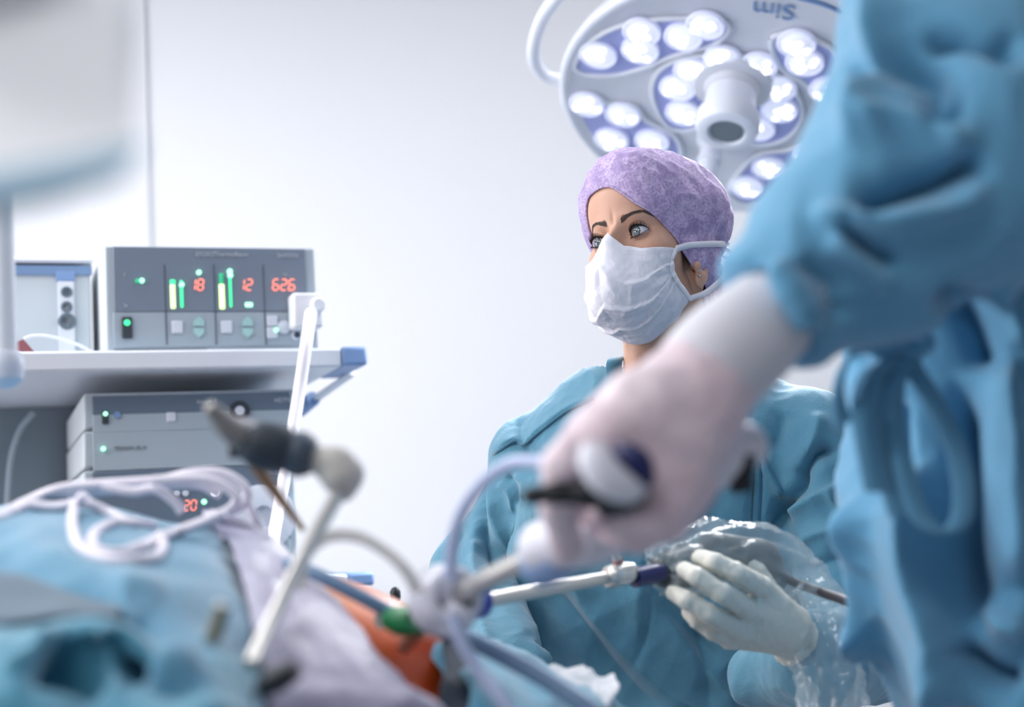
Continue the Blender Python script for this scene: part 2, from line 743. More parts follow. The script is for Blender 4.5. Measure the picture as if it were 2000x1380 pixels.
def seg_digits(s, px, py, hpx, m, parent, slant=0.12, adv=0.72):
    """seven segment digits; px,py = top left pixel of the first, hpx height"""
    x, z = fl(px, py)
    _, zb = fl(px, py + hpx)
    h = z - zb
    w = h * 0.5
    t = h * 0.085
    SEG = {'0': 'abcdef', '1': 'bc', '2': 'abged', '6': 'acdefg', '8': 'abcdefg'}
    mb = MB()
    for ch in s:
        if ch == '.':
            rbox(mb, x - h * .12, x - h * .12 + t, -.009, -.006, z - h, z - h + t)
            continue
        def sg(x0, z0, x1, z1):
            p = []
            for (a, b) in ((x0, z0), (x1, z1)):
                p.append(RO + RX * (x + a * w + slant * (b - .5) * h) + Z0 * (z - h + b * h) - RY * .0078)
            mb.tube(p, [t / 2, t / 2], 8, smooth=False)
        D = dict(a=(.12, 1, .88, 1), b=(1, .93, 1, .57), c=(1, .43, 1, .07), d=(.12, 0, .88, 0), e=(0, .43, 0, .07), f=(0, .93, 0, .57), g=(.12, .5, .88, .5))
        for k in SEG[ch]:
            sg(*D[k])
        x += h * adv if ch != '1' else h * adv * 1.0
    return mb.build('digits', m, parent)


# --- trolley: shelves, back panel, uprights
xs0, zs0 = fl(-420, 692)
xs1, zs1 = fl(652, 692)
_, zs2 = fl(300, 730)
_, zst = fl(300, 692)
xe, _ = fl(702, 700)
base = RO + RX * 0 + RY * .25
tro = thing('equipment_trolley', 'white and grey hospital equipment trolley with shelves carrying the stacked electronic units', 'trolley', (RO[0], RO[1] + .25, 0))
sh_y0 = -.05
mb = MB(); rbox(mb, xs0, xs1, sh_y0, .47, zs2, zst); bevel(mb.build('shelf', m_shelf, tro), .004)
mb = MB(); rbox(mb, xs1 + .0005, xe, sh_y0 - .002, .12, zs2 + .002, zst + .002); o = bevel(mb.build('corner_cap', m_blue, tro), .005); o['label'] = 'blue corner cap at shelf end'
# angled bracket under the shelf end
pbx = PS([(640, 745, 2.62), (585, 815, 2.75)])
tube_obj('bracket', [P(690, 728, 2.38), P(640, 762, 2.43), P(588, 800, 2.5)], [.009, .010, .010], m_shelf, tro, squash=(1, .5))
o = tube_obj('bracket_cap', [P(612, 778, 2.45), P(586, 800, 2.49)], [.013, .013], m_blue, tro)
# lower shelf carrying the stack
zl = fl(672, 1120)[1]
xl1 = fl(670, 1120)[0]
mb = MB(); rbox(mb, xl1 + .0005, fl(722, 1133)[0], -.032, .12, fl(672, 1146)[1], zl + .001); o = bevel(mb.build('corner_cap', m_blue, tro), .005); o['label'] = 'blue corner cap at lower shelf end'
XBOT = fl(163, 1102)[1]
mb = MB(); rbox(mb, xs0, xl1, -.03, .47, zl - .03, zl - .0005); bevel(mb.build('shelf', m_shelf, tro), .004)
mb = MB(); rbox(mb, xs0, xs1 - .03, -.03, .47, .22, .25); bevel(mb.build('shelf', m_shelf, tro), .004)
mb = MB(); rbox(mb, xs0, xs1 - .06, .44, .46, .25, zs2 - .0005); mb.build('back_panel', m_back, tro)
mb = MB(); rbox(mb, xs1 - .06, xs1 - .02, .40, .46, .12, zs2 - .0005); bevel(mb.build('upright', m_shelf, tro), .004)
mb = MB(); rbox(mb, xs0, xs0 + .04, .38, .44, .12, zs2 - .0005); bevel(mb.build('upright', m_shelf, tro), .004)
# curved panel edge to the left of the stack
mb = MB()
mb.tube([on_plane(x, y, RO + RY * .40, RN) for x, y in ((66, 806), (42, 835), (28, 870), (20, 910), (16, 960), (14, 1010), (12, 1100))], .006, 10)
mb.build('cable_guide', m_lower, tro)
for cx in (xs0 + .1, xs1 - .1):
    for cy in (.02, .4):
        c = RO + RX * cx + RY * cy
        mb = MB().lathe(c + Z0 * .06 - RX * .015, RX, [(0, .058), (.03, .058)], 24)
        mb.lathe(c + Z0 * .075, Z0, [(0, .012), (.147, .012)], 12)
        mb.build('caster', m_dark, tro)

# --- insufflator on the shelf
def device(name, label, tl, tr, bl, depth, cat='medical device', case=m_case, side=m_side, zbot=None):
    x0, z1 = fl(*tl)
    x1, _ = fl(*tr)
    _, z0 = fl(*bl)
    z0 = z0 if zbot is None else zbot
    r = thing(name, label, cat, RO + RX * (x0 + x1) / 2 + RY * depth / 2 + Z0 * z0)
    mb = MB(); rbox(mb, x0, x1, 0.004, depth, z0, z1); bevel(mb.build('housing', side, r), .003)
    mb = MB()
    f = .012
    rbox(mb, x0, x1, -.004, .004, z0, z1)
    bevel(mb.build('front_frame', case, r), .003)
    return r, x0, x1, z0, z1


ins, x0, x1, z0, z1 = device('insufflator', 'grey insufflator unit with lit green bars and red numbers, standing on the upper shelf', (203, 480), (612, 480), (203, 690), .26, zbot=zst + .001)
pbox('display_panel', (219, 482), (600, 609), -.0065, -.0035, m_panel, ins)
fa = pbox('button_panel', (220, 611), (602, 676), -.006, -.0035, m_lower, ins)
pp = []
for px_ in (320, 416, 512):
    xx, za = fl(px_, 518); _, zb = fl(px_, 674)
    mb = MB(); rbox(mb, xx - .0006, xx + .0006, -.0072, -.005, zb, za); mb.build('divider', m_slot, ins)
mb = MB()
for a, b in (((222, 684), (404, 691)), ((432, 684), (580, 690))):
    xa, za = fl(*a); xb, zb = fl(*b)
    rbox(mb, xa, xb, -.0055, -.003, zb, za)
mb.build('vent_slot', m_slot, ins)
for (a, b, m, nm) in (((331, 548), (341, 557), m_grn, 'level_bar'), ((331, 557), (342, 604), m_yel, 'level_bar'), ((350, 549), (357, 602), m_grn, 'level_bar'),
                      ((426, 535), (435, 557), m_grnd, 'level_bar'), ((426, 556), (438, 605), m_yel, 'level_bar'), ((445, 532), (452, 601), m_grn, 'level_bar')):
    pbox(nm, a, b, -.009, -.006, m, ins, .002)
for (px_, py_, r, m) in ((276, 550, .0042, m_mint), (387, 534, .0042, m_mint), (353.5, 558, .0042, m_mint), (447, 532, .0046, m_mint), (448, 540, .0044, m_mint), (247, 632, .0052, m_grn), (537, 646, .0038, m_mint)):
    rdisc('indicator_lamp', px_, py_, r, -.0115, -.006, m, ins, 16)
pbox('indicator_lamp', (263, 546), (276, 554), -.0085, -.006, m_grnd, ins, .002)
pbox('indicator_lamp', (477, 592), (492, 601), -.009, -.006, m_mint, ins, .002)
seg_digits('18', 369, 547, 21, m_red, ins)
seg_digits('12', 464, 547, 21, m_red, ins)
seg_digits('62.6', 531, 547, 21, m_red, ins, adv=.74)
sw = pbox('power_switch', (236, 620), (258, 662), -.0105, -.005, m_dark, ins, .002)
for cx in (345, 441):
    pbox('push_button', (cx - 11, 628), (cx + 11, 652), -.009, -.005, m_keyw, ins, .0015)
pbox('push_button', (519, 618), (541, 638), -.009, -.005, m_keyw, ins, .0015)
pbox('push_button', (519, 640), (541, 662), -.009, -.005, m_keyw, ins, .0015)
for cx in (387, 482):
    for s_ in (1, -1):
        cy = 630 if s_ > 0 else 650
        pts = [(-10, 8 * s_), (10, 8 * s_), (10, -2 * s_), (0, -11 * s_), (-10, -2 * s_)]
        poly = []
        for (a, b) in pts:
            xx, zz = fl(cx + a, cy + b)
            poly.append(RO + RX * xx + Z0 * zz - RY * .005)
        MB().prism(poly, RN * .004).build('arrow_key', m_keyg, ins)
rdisc('round_port', 578, 655, .0095, -.008, -.004, m_keyw, ins)
rdisc('round_port', 578, 655, .006, -.0095, -.0075, m_slot, ins)
rdisc('dial', 553, 640, .012, -.009, -.004, m_keyw, ins)


def rtext(s, px, py, size, parent, m=m_ltext):
    xx, zz = fl(px, py)
    return text_obj(s, size * .88, RO + RX * xx + Z0 * zz - RY * .0072, RX, Z0, m, parent, 'lettering')


rtext('STORZ', 381, 502, .0105, ins)
rtext('Thermoflator', 416, 502, .0115, ins)
rtext('26432020', 539, 504, .010, ins)
rtext('i', 241, 541, .012, ins)
rtext('>', 240, 604, .014, ins)
rtext('kg', 552, 540, .008, ins)

# feet under insufflator
# --- lower stack
d1, *_ = device('control_unit', 'grey camera control unit with dark top strip, uppermost of the lower stack', (163, 769), (574, 769), (163, 836), .42)
pbox('upper_strip', (179, 774), (566, 801), -.0065, -.0035, m_panel2, d1)
pbox('lower_fascia', (180, 802), (566, 834), -.006, -.0035, m_fascia2, d1)
pbox('power_switch', (198, 803), (211, 828), -.009, -.005, m_dark, d1, .001)
rdisc('indicator_lamp', 205, 809, .004, -.011, -.006, m_mint, d1, 14)
rdisc('round_key', 228, 811, .006, -.008, -.005, m_blue, d1, 20)
pbox('push_button', (324, 806), (343, 824), -.008, -.005, m_keyw, d1)
xx, zz = fl(466, 803)
MB().lathe(RO + RX * xx + Z0 * zz - RY * .004, RN, [(0, .016), (.006, .016), (.006, .010), (.002, .009)], 26).build('camera_socket', m_dark, d1)
MB().lathe(RO + RX * xx + Z0 * zz - RY * .008, RN, [(0, .0075), (.004, .0075)], 20).build('socket_core', m_keyw, d1)
pbox('socket_slot', (446, 803), (486, 808), -.0095, -.005, m_dark, d1, .001)
rtext('image 1', 383, 789, .0115, d1)
rtext('HDTV', 534, 786, .011, d1, m_keyw)
d2, *_ = device('control_unit', 'plain grey control unit with one green light, between two units of the lower stack', (163, 843), (574, 843), (163, 912), .42)
pbox('fascia', (180, 846), (566, 905), -.006, -.0035, m_fascia2, d2)
rdisc('indicator_lamp', 201, 877, .004, -.011, -.006, m_mint, d2, 14)
rtext('TRICAM  SL II', 222, 879, .009, d2, mat('grey_lettering', (132, 146, 158), .5))
d3, *_ = device('light_source', 'grey unit with dark front and red number 20, lowest of the stack', (163, 920), (574, 920), (163, 1102), .42, zbot=zl + .001)
pbox('display_panel', (179, 922), (566, 1050), -.0065, -.0035, m_panel2, d3)
pbox('lower_fascia', (179, 1052), (566, 1098), -.006, -.0035, m_fascia2, d3)
seg_digits('20', 358, 978, 19, m_red, d3)
rdisc('indicator_lamp', 397, 980, .0045, -.010, -.006, m_mint, d3, 14)
rdisc('indicator_lamp', 418, 961, .0065, -.010, -.006, mat('white_led', (255, 255, 255), .5, emit=(250, 252, 255), es=1.6), d3, 14)
for k in (344, 361):
    rdisc('round_key', k, 963, .0055, -.008, -.005, m_keyw, d3, 20)
rtext('20133', 514, 927, .012, d3, m_keyw)
# pale rounded lamp socket at the right of the panel
x_, z_ = fl(512, 1010)
MB().lathe(RO + RX * x_ + Z0 * z_ - RY * .004, RN, [(0, .052), (.006, .051), (.008, .046), (.008, .018), (.003, .017)], 40).build('lamp_socket', m_keyw, d3)

# --- white plug hanging from the insufflator with its hose
pl = thing('hose_connector', 'white block plugged into the right side of the insufflator', 'connector', RO + RX * fl(589, 650)[0] + Z0 * fl(589, 650)[1] - RY * .03)
pbox('block', (559, 582), (618, 648), -.05, -.011, m_white, pl, .004, 0)
xx, zz = fl(606, 607)
MB().lathe(RO + RX * xx + Z0 * zz - RY * .048, RN, [(0, .012), (.012, .012), (.016, .009)], 24).build('nipple', m_white, pl)
hose = tube_obj('hose', [on_plane(607, 612, RO - RY * .07, RN), P(600, 660, 2.15), P(585, 760, 2.12), P(572, 840, 2.09), P(556, 930, 2.06), P(543, 1000, 2.03), P(533, 1060, 1.98), P(520, 1180, 1.93), P(500, 1330, 1.9)],
                [.010, .0095, .0095, .0095, .0095, .009, .009, .009, .009], mat('milky_hose', (232, 232, 240), .35, sss=.2), None)
tag(hose, 'milky white hose hanging down from the insufflator connector', 'hose')

# --- box with three sockets behind, left of the insufflator
bx, *_ = (None,)
o2 = RO + RY * .12


def pbox2(name, a, b, y0, y1, m, parent, bev=.002):
    return pbox(name, a, b, y0, y1, m, parent, bev, .12)


x_, z_ = fl(90, 690, .12)
gas = thing('socket_unit', 'pale grey unit with a blue band and three round sockets, left of the insufflator', 'medical device', RO + RX * x_ + RY * .25 + Z0 * z_)
pbox2('housing', (-160, 520), (180, 689), .124, .36, mat('unit_grey', (190, 200, 207), .5), gas, .004)
pbox2('top_cover', (-160, 497), (182, 514), .118, .37, m_shelf, gas, .006)
pbox2('blue_band', (-160, 516), (180, 537), .119, .126, mat('dull_blue_band', (112, 140, 178), .5), gas, .001)
pbox2('blue_tab', (109, 530), (146, 549), .117, .126, m_blue, gas, .001)
pbox2('socket_strip', (113, 550), (147, 688), .116, .126, m_shelf, gas, .001)
for (px_, py_, r) in ((130, 571, .0088), (130, 600, .0088), (131, 628, .0132)):
    x_, z_ = fl(px_, py_, .12)
    MB().lathe(RO + RX * x_ + Z0 * z_ + RY * .12, RN, [(0, r * 1.1), (.006, r), (.006, r * .7), (.004, r * .6)], 24).build('socket', m_connector, gas)
# --- little red-brown case on the shelf
x_, z_ = fl(52, 690, .02)
rb = MB()
pz = [(28, 690), (30, 668), (46, 662), (70, 690)]
poly = []
for q in pz:
    a, b = fl(*q, .02)
    poly.append(RO + RX * a + Z0 * max(b, zst + .0005) + RY * .02)
rb.prism(poly, RY * .05)
cs = rb.build('case', mat('dull_red_case', (140, 84, 90), .5), None, )
tag(cs, 'small dull red case lying on the upper shelf before the socket unit', 'case')
wl = tube_obj('cable', [on_plane(x, y, RO + RY * .01, RN) for x, y in ((46, 661), (66, 655), (100, 657), (150, 672), (184, 689.5))], .0022, m_white)
tag(wl, 'thin white cable lying in a low arc on the upper shelf', 'cable')
# ------------------------------------------------------------------ surgical lamp
LC = P(1448, 196, 2.55)
vdir = nrm(ray(1448, 196))
side = nrm(_r * 1.0 + _u * -0.10 + vdir * 0.0)
side = nrm(side - vdir * (side @ vdir))
dn = nrm(np.cross(side, vdir))                 # image "down" or "up"
if dn @ _u > 0:
    dn = -dn
tilt = math.radians(51)
LN = nrm(-vdir * math.cos(tilt) + dn * math.sin(tilt))   # direction the light shines
LU = side
LV = nrm(np.cross(LN, LU))
if LV @ _u > 0:
    LV = -LV
LR = 0.325
m_lh = mat('lamp_housing_white', (212, 215, 224), 0.42)
m_rim = mat('lamp_rim_white', (222, 226, 236), 0.35)
m_lpan = mat('lavender_lamp_panel', (160, 168, 218), 0.3)
m_lens = mat('led_lens', (245, 246, 255), 0.2, emit=(232, 234, 255), es=.34)
m_ledcore = mat('led_core', (255, 255, 255), 0.2, emit=(255, 255, 255), es=1.5)
m_cup = mat('led_cup', (225, 228, 246), 0.12, emit=(220, 224, 250), es=.22)
lamp = thing('surgical_lamp', 'large round white surgical lamp with bright lenses, hanging behind the purple-capped person', 'surgical lamp', (LC[0], LC[1], LC[2]))


def lp(px, py, h=0.0):
    return on_plane(px, py, LC + LN * h, LN)


prof = [(-.085, .03), (-.083, .12), (-.07, .22), (-.045, .295), (-.015, .322), (.0, LR), (.010, LR - .004), (.014, LR - .014), (.006, LR - .03), (.004, .18), (.004, .02)]
MB().lathe(LC, LN, prof, 72).build('housing', m_lh, lamp)
# rim ring
ring = [LC + LN * .008 + LR * .985 * (LU * math.cos(a) + LV * math.sin(a)) for a in np.linspace(0, 2 * math.pi, 73)]
MB().tube(ring, .009, 10, smooth=False, caps=False).build('rim', m_rim, lamp)
PAN = [
    [(1124, 118), (1150, 82), (1200, 52), (1270, 36), (1350, 33), (1405, 36), (1424, 54), (1398, 82), (1360, 94), (1310, 108), (1262, 128), (1205, 143), (1150, 143), (1128, 134)],
    [(1104, 205), (1108, 190), (1150, 183), (1190, 200), (1240, 205), (1262, 232), (1316, 262), (1330, 300), (1290, 316), (1230, 322), (1190, 312), (1140, 268)],
    [(1276, 190), (1278, 150), (1305, 122), (1350, 108), (1420, 104), (1480, 118), (1530, 150), (1562, 190), (1566, 232), (1538, 266), (1490, 280), (1450, 270), (1425, 246), (1390, 236), (1340, 252), (1300, 240)],
    [(1508, 72), (1560, 66), (1600, 78), (1640, 110), (1650, 190), (1625, 200), (1600, 190), (1570, 158), (1524, 128)],
    [(1424, 372), (1440, 340), (1480, 300), (1540, 290), (1590, 276), (1640, 284), (1642, 330), (1600, 372), (1530, 392), (1460, 396)],
]
for k, pts in enumerate(PAN):
    c = catmull([lp(x, y, .006) for x, y in pts], 5, True)
    MB().prism(c, LN * .003).build('lens_panel', m_lpan, lamp)
    MB().tube(list(c + LN * .003) + [c[0] + LN * .003], .0052, 8, smooth=False, caps=False).build('panel_rim', m_rim, lamp)
LED = [(1169, 105), (1251, 95), (1335, 69), (1254, 59), (1378, 47), (1147, 201), (1217, 222), (1195, 270), (1274, 273), (1352, 136), (1324, 169), (1335, 218),
       (1520, 170), (1522, 212), (1479, 248), (1412, 112), (1482, 126), (1556, 82), (1572, 119), (1618, 173), (1460, 363), (1503, 326), (1585, 300), (1566, 347), (1300, 330), (1630, 345)]
for i, (x, y) in enumerate(LED):
    c = lp(x, y, .0095)
    R = .0335
    ln = MB().lathe(c, LN, [(0, R), (.006, R), (.008, R * .92), (.003, R * .84), (.001, R * .5), (.0008, .004)], 28, True, True).build('lens', m_cup, lamp)
    MB().lathe(c + LN * .004, LN, [(0, R * .80), (.002, R * .78), (.005, R * .62), (.0065, R * .3)], 24).build('led', m_lens, ln)
    r2 = np.random.default_rng(i)
    mb = MB()
    for q in range(7):
        a = r2.random() * 6.28
        rr = R * (.15 + .45 * r2.random())
        mb.lathe(c + LN * .0100 + (LU * math.cos(a) + LV * math.sin(a)) * rr, LN, [(-.002, .0068), (.0008, .0060)], 12)
    mb.build('led_core', m_ledcore, ln)
# central sterile handle pointing down along the beam
hb = lp(1432, 158, .006)
MB().lathe(hb, LN, [(0, .075), (.008, .074), (.016, .066), (.018, .050), (.03, .046)], 40).build('handle_collar', m_lh, lamp)
hd = MB().lathe(hb, LN, [(.02, .044), (.06, .045), (.075, .047), (.078, .054), (.10, .056), (.112, .052), (.116, .045), (.116, .034), (.110, .030)], 40, True, True).build('handle', m_rim, lamp)
MB().lathe(hb + LN * .108, LN, [(0, .029), (.004, .029), (.0045, .02)], 32).build('camera_window', mat('dark_glass', (110, 122, 130), .15), hd)
# small rod handle near the lower edge
sh = lp(1392, 268, .006)
MB().lathe(sh, LN, [(0, .030), (.012, .029), (.016, .020), (.05, .020), (.052, .023), (.06, .023), (.062, .019), (.10, .019), (.106, .012)], 28).build('grip', m_rim, lamp)
# outer grab rail
arc = [LC - LN * .02 + (LR + e) * (LU * math.cos(a) + LV * math.sin(a)) for a, e in [(math.radians(d), ee) for d, ee in ((176, .0), (179, .04), (188, .058), (205, .062), (225, .062), (245, .06), (262, .045), (268, .0))]]
MB().tube(arc, .012, 12).build('grab_rail', m_rim, lamp)
# yoke and ceiling arm
top = LC - LN * .08
MB().tube([top, top - LN * .10 + Z0 * .05, (top[0] + .25, top[1] + .12, 2.45), (top[0] + .35, top[1] + .15, 2.6)], .03, 16).build('yoke', m_lh, lamp)
MB().lathe((top[0] + .35, top[1] + .15, 2.56), Z0, [(0, .05), (.40, .05), (.40, .10), (.4395, .11)], 28).build('ceiling_column', m_lh, lamp)
bluem = mat('lamp_blue_mark', (120, 150, 195), .4)
q0 = lp(1494, 12, .0045)
text_obj('Sim', .05, lp(1556, 12, .0075), nrm(lp(1480, 4) - lp(1556, 12)), nrm(LV), bluem, lamp, 'mark')
st = catmull([lp(x, y, .0085) for x, y in ((1560, -4), (1585, 2), (1612, 10), (1660, 30))], 5)
MB().tube(list(st), .004, 6, smooth=False).build('blue_stripe', bluem, lamp)
area_light('surgical_lamp_glow', LC + LN * .13, LC + LN * 1.2, .45, .45, 18, (.96, .97, 1.0), 110)
# ------------------------------------------------------------------ woman: head, cap, mask
m_skin = mat('skin', (205, 164, 142), 0.42, spec=0.4, sss=0.12, vary=(22, .45, (198, 146, 126)), bump=('noise', 260, .12))
m_cap = bpy.data.materials.new('purple_cap_fabric')
m_mask = mat('white_mask_fabric', (226, 226, 236), 0.85, spec=.15, bump=('noise', 500, .25))
m_tie = mat('white_tie', (228, 228, 238), 0.8, spec=.2)
m_hair = mat('dark_brow_hair', (88, 76, 72), 0.7)
m_lash = mat('black_lash', (22, 18, 20), 0.5)
m_lid = mat('lid_line', (92, 60, 56), .5)


def cap_material(m):
    m.use_nodes = True
    nt = m.node_tree
    b = nt.nodes['Principled BSDF']
    tc = nt.nodes.new('ShaderNodeTexCoord')
    vo = nt.nodes.new('ShaderNodeTexNoise')
    vo.inputs['Scale'].default_value = 330
    vo.inputs['Detail'].default_value = 1
    nz = nt.nodes.new('ShaderNodeTexNoise')
    nz.inputs['Scale'].default_value = 60
    nz.inputs['Detail'].default_value = 3
    nt.links.new(tc.outputs['Object'], vo.inputs['Vector'])
    nt.links.new(tc.outputs['Object'], nz.inputs['Vector'])
    ad = nt.nodes.new('ShaderNodeMath'); ad.operation = 'MULTIPLY'
    nt.links.new(vo.outputs['Fac'], ad.inputs[0]); nt.links.new(nz.outputs['Fac'], ad.inputs[1])
    cr = nt.nodes.new('ShaderNodeValToRGB')
    cr.color_ramp.elements[0].position = .17
    cr.color_ramp.elements[0].color = lin((160, 142, 186))
    cr.color_ramp.elements[1].position = .36
    cr.color_ramp.elements[1].color = lin((198, 180, 216))
    nt.links.new(ad.outputs[0], cr.inputs['Fac'])
    nt.links.new(cr.outputs['Color'], b.inputs['Base Color'])
    b.inputs['Roughness'].default_value = .7
    b.inputs['Specular IOR Level'].default_value = .25
    bp = nt.nodes.new('ShaderNodeBump')
    bp.inputs['Strength'].default_value = .5
    bp.inputs['Distance'].default_value = .0012
    nt.links.new(ad.outputs[0], bp.inputs['Height'])
    nt.links.new(bp.outputs['Normal'], b.inputs['Normal'])


cap_material(m_cap)
# head frame: x = her left, -y = where the face points, z = up of the head
HS = np.array([.895, .90, 1.04])
yaw, hp, hr = math.radians(-34), math.radians(3), math.radians(5)


def rot(axis, a):
    return np.array(Matrix.Rotation(a, 3, axis))


HROT = rot('Z', yaw) @ rot('X', -hp) @ rot('Y', -hr)
EX, EZ, EYC, ER = .0315, 0.000, -.0705, .0120
HC0 = P(1243, 451, 1.745) - HROT @ (HS * np.array([EX, EYC - ER, EZ]))


def HW(V):
    return HC0 + (np.asarray(V, float) * HS) @ HROT.T


def HL(Wp):
    return ((np.asarray(Wp) - HC0) @ HROT) / HS


OR = np.array([0, 0, 0.01])


def ray_ell(D, c, R):
    """outer hit of rays OR + t D with an ellipsoid; 0 when missed"""
    c, R = np.asarray(c), np.asarray(R)
    o = (OR - c) / R
    d = D / R
    a = (d * d).sum(-1)
    b = (d * o).sum(-1)
    cc = (o * o).sum(-1) - 1
    disc = b * b - a * cc
    return np.where(disc > 0, (-b + np.sqrt(np.maximum(disc, 0))) / a, 0.0)


def gs(x, s):
    return np.exp(-(x / s) ** 2)


def base_r(D):
    r = ray_ell(D, (0, .022, .034), (.0765, .103, .078))
    for c, R in (((0, -.026, -.028), (.060, .066, .088)), ((0, -.040, -.075), (.036, .044, .038)), ((0, -.03, .045), (.062, .058, .058)),
                 ((.036, -.040, -.022), (.030, .040, .032)), ((-.036, -.040, -.022), (.030, .040, .032)), ((.034, -.005, -.065), (.027, .045, .035)), ((-.034, -.005, -.065), (.027, .045, .035))):
        r = smax(r, ray_ell(D, c, R), .012)
    return r


def sph(az, el):
    return np.stack([np.sin(az) * np.cos(el), -np.cos(az) * np.cos(el), np.sin(el)], -1)


def face_pts(D, eyes=True, nose=True):
    V = OR + D * base_r(D)[..., None]
    x, y, z = V[..., 0], V[..., 1].copy(), V[..., 2]
    fr = np.clip(-D[..., 1] * 2 - .4, 0, 1)
    ax = np.abs(x)
    # brow ridge, sockets, nose, cheeks
    dy = -.0035 * gs(ax - .026, .022) * gs(z - .020, .009)
    dy += .0050 * gs(ax - .030, .019) * gs(z - .001, .013)
    dy += .0050 * gs(ax - .017, .009) * gs(z - .002, .012)
    if nose:
        dy += -.0125 * gs(x, .0085) * gs(z + .004, .016)
        dy += -.0240 * gs(x, .0105) * gs(z + .030, .018)
        dy += -.0080 * gs(ax - .012, .007) * gs(z + .040, .008)
        dy += -.0040 * gs(x, .020) * gs(z + .065, .012)
    dy += .0016 * gs(x, .004) * gs(z - .019, .011)      # frown line between the brows
    y = y + dy * fr
    if eyes:
        ex = ax - EX
        rr = ex * ex + (z - EZ) ** 2
        # lids wrapped over the eyeball
        yl = EYC - np.sqrt(np.maximum((ER + .0016) ** 2 - rr, 0))
        wgt = np.clip(1 - rr / (.0133 ** 2), 0, 1) ** .35
        yl2 = np.where(rr < .0132 ** 2, yl, 1)
        k = .0025
        h = np.clip(.5 + .5 * (y - yl2) / k, 0, 1)
        ynew = y * (1 - h) + yl2 * h - k * h * (1 - h)
        y = np.where((fr > 0) & (rr < .0132 ** 2), y * (1 - wgt) + ynew * wgt, y)
        # fine lines under the eye and at its outer corner
        for (oz, cz, amp_) in ((.0105, 10, .0005), (.0140, 14, .00035)):
            y = y + amp_ * gs(z + oz - cz * ex * ex, .0006) * np.clip(1 - (ex / .016) ** 2, 0, 1) * fr
        for sl in (-.15, .25, .6):
            y = y + .0005 * gs(z - .001 - sl * (ex - .017), .0007) * gs(ex - .022, .005) * fr
        # upper lid crease
        crease = gs(z - (.0098 - 22 * ex * ex), .0011) * np.clip(1 - (ex / .017) ** 2, 0, 1)
        y = y + .0014 * crease * fr
        t = ex / .0142
        zu = .0062 * np.clip(1 - t * t, 0, 1) ** .62 + .0008 * t
        zl = -.0056 * np.clip(1 - t * t, 0, 1) ** .75 + .0012 * t
        ins = np.minimum(zu - (z - EZ), (z - EZ) - zl)
        ins = np.where((np.abs(t) < 1) & (fr > 0), ins, -1)
        f = np.clip(ins / .0006 + .2, 0, 1)
        lip = gs(ins, .0008) * (np.abs(t) < 1.0)
        y = np.where(ins > -.0015, y - .0007 * lip * fr, y)
        y = y * (1 - f) + (EYC + .001) * f
    V[..., 1] = y
    return V


def nonuni(stops):
    out = []
    for (a, b, s) in stops:
        n = max(1, int(round((b - a) / s)))
        out += list(np.linspace(a, b, n, endpoint=False))
    out.append(stops[-1][1])
    return np.radians(np.array(out))


def build_head(parent_name, extra=None):
    az = nonuni([(-180, -60, 3), (-60, -42, 1), (-42, 42, .34), (42, 60, 1), (60, 180, 3)])
    el = nonuni([(-88, -30, 2), (-30, -14, 1), (-14, 16, .30), (16, 40, 1), (40, 88, 3)])
    A, E = np.meshgrid(az, el)
    V = face_pts(sph(A, E))
    R, K = A.shape
    return V.reshape(-1, 3), grid_faces(R, K)


hv, hf = build_head('head')
hv = HW(hv)

# ears (sculpted shells)
def ear(sgn):
    c = np.array([sgn * .0735, .004, -.034])
    def f(p):
        q = p - c
        q = q * np.array([sgn * 1.15, 1.1, 1.1])
        # tilted outer disc
        a = ell(q, (.004, .004, .0), (.008, .019, .031))
        b = ell(q, (.012, .002, .002), (.007, .012, .020))
        d = smax(smax(a, -b, .004), q[..., 2] + .004, .004)
        d = smin(d, cap(q, (-.004, -.004, -.004), (.004, -.008, -.006), .006, .005), .004)
        d = smin(d, ell(q, (.001, -.003, -.026), (.006, .009, .010)), .005)
        return smin(d, cap(q, (.004, .003, .000), (.004, .008, -.012), .0025, .002), .003)
    V, F = nets(f, c - .04, c + .04, .0014)
    return HW(V), F


e1, ef1 = ear(1)
e2, ef2 = ear(-1)
# neck down to the shoulders
NB = P(1318, 800, 1.885)
def neckf(p):
    top = HW((0, .022, -.03))
    d = cap(p, top, NB, .052, .060)
    d = smin(d, cap(p, NB, NB + (0, 0, -.12), .060, .075), .02)
    # neck cords
    for sx, ex_ in ((.055, 1305), (-.045, 1262)):
        d = smin(d, cap(p, HW((sx * 1.1, .018, -.05)), P(ex_, 790, 1.80), .013, .011), .018)
    d = smin(d, cap(p, HW((0, -.028, -.075)), P(1262, 770, 1.80), .022, .028), .03)
    d = smin(d, cap(p, P(1045, 895, 1.90), P(1580, 870, 1.83), .035, .035), .05)
    return d
nv, nf = nets(neckf, np.minimum(NB, HC0) - (.30, .14, .16), np.maximum(NB, HC0) + (.30, .14, .0), .006)
person = thing('person', 'person in purple cap, white face mask and teal gown, holding the wrapped camera', 'person', (NB[0], NB[1] + .02, 0))
allV = np.vstack([hv, e1, e2, nv])
allF = [hf, ef1 + len(hv), ef2 + len(hv) + len(e1), nf + len(hv) + len(e1) + len(e2)]
HEADBV = BVHTree.FromPolygons([tuple(v) for v in hv], hf.tolist())
body = obj('body', allV, np.vstack(allF), m_skin, person)

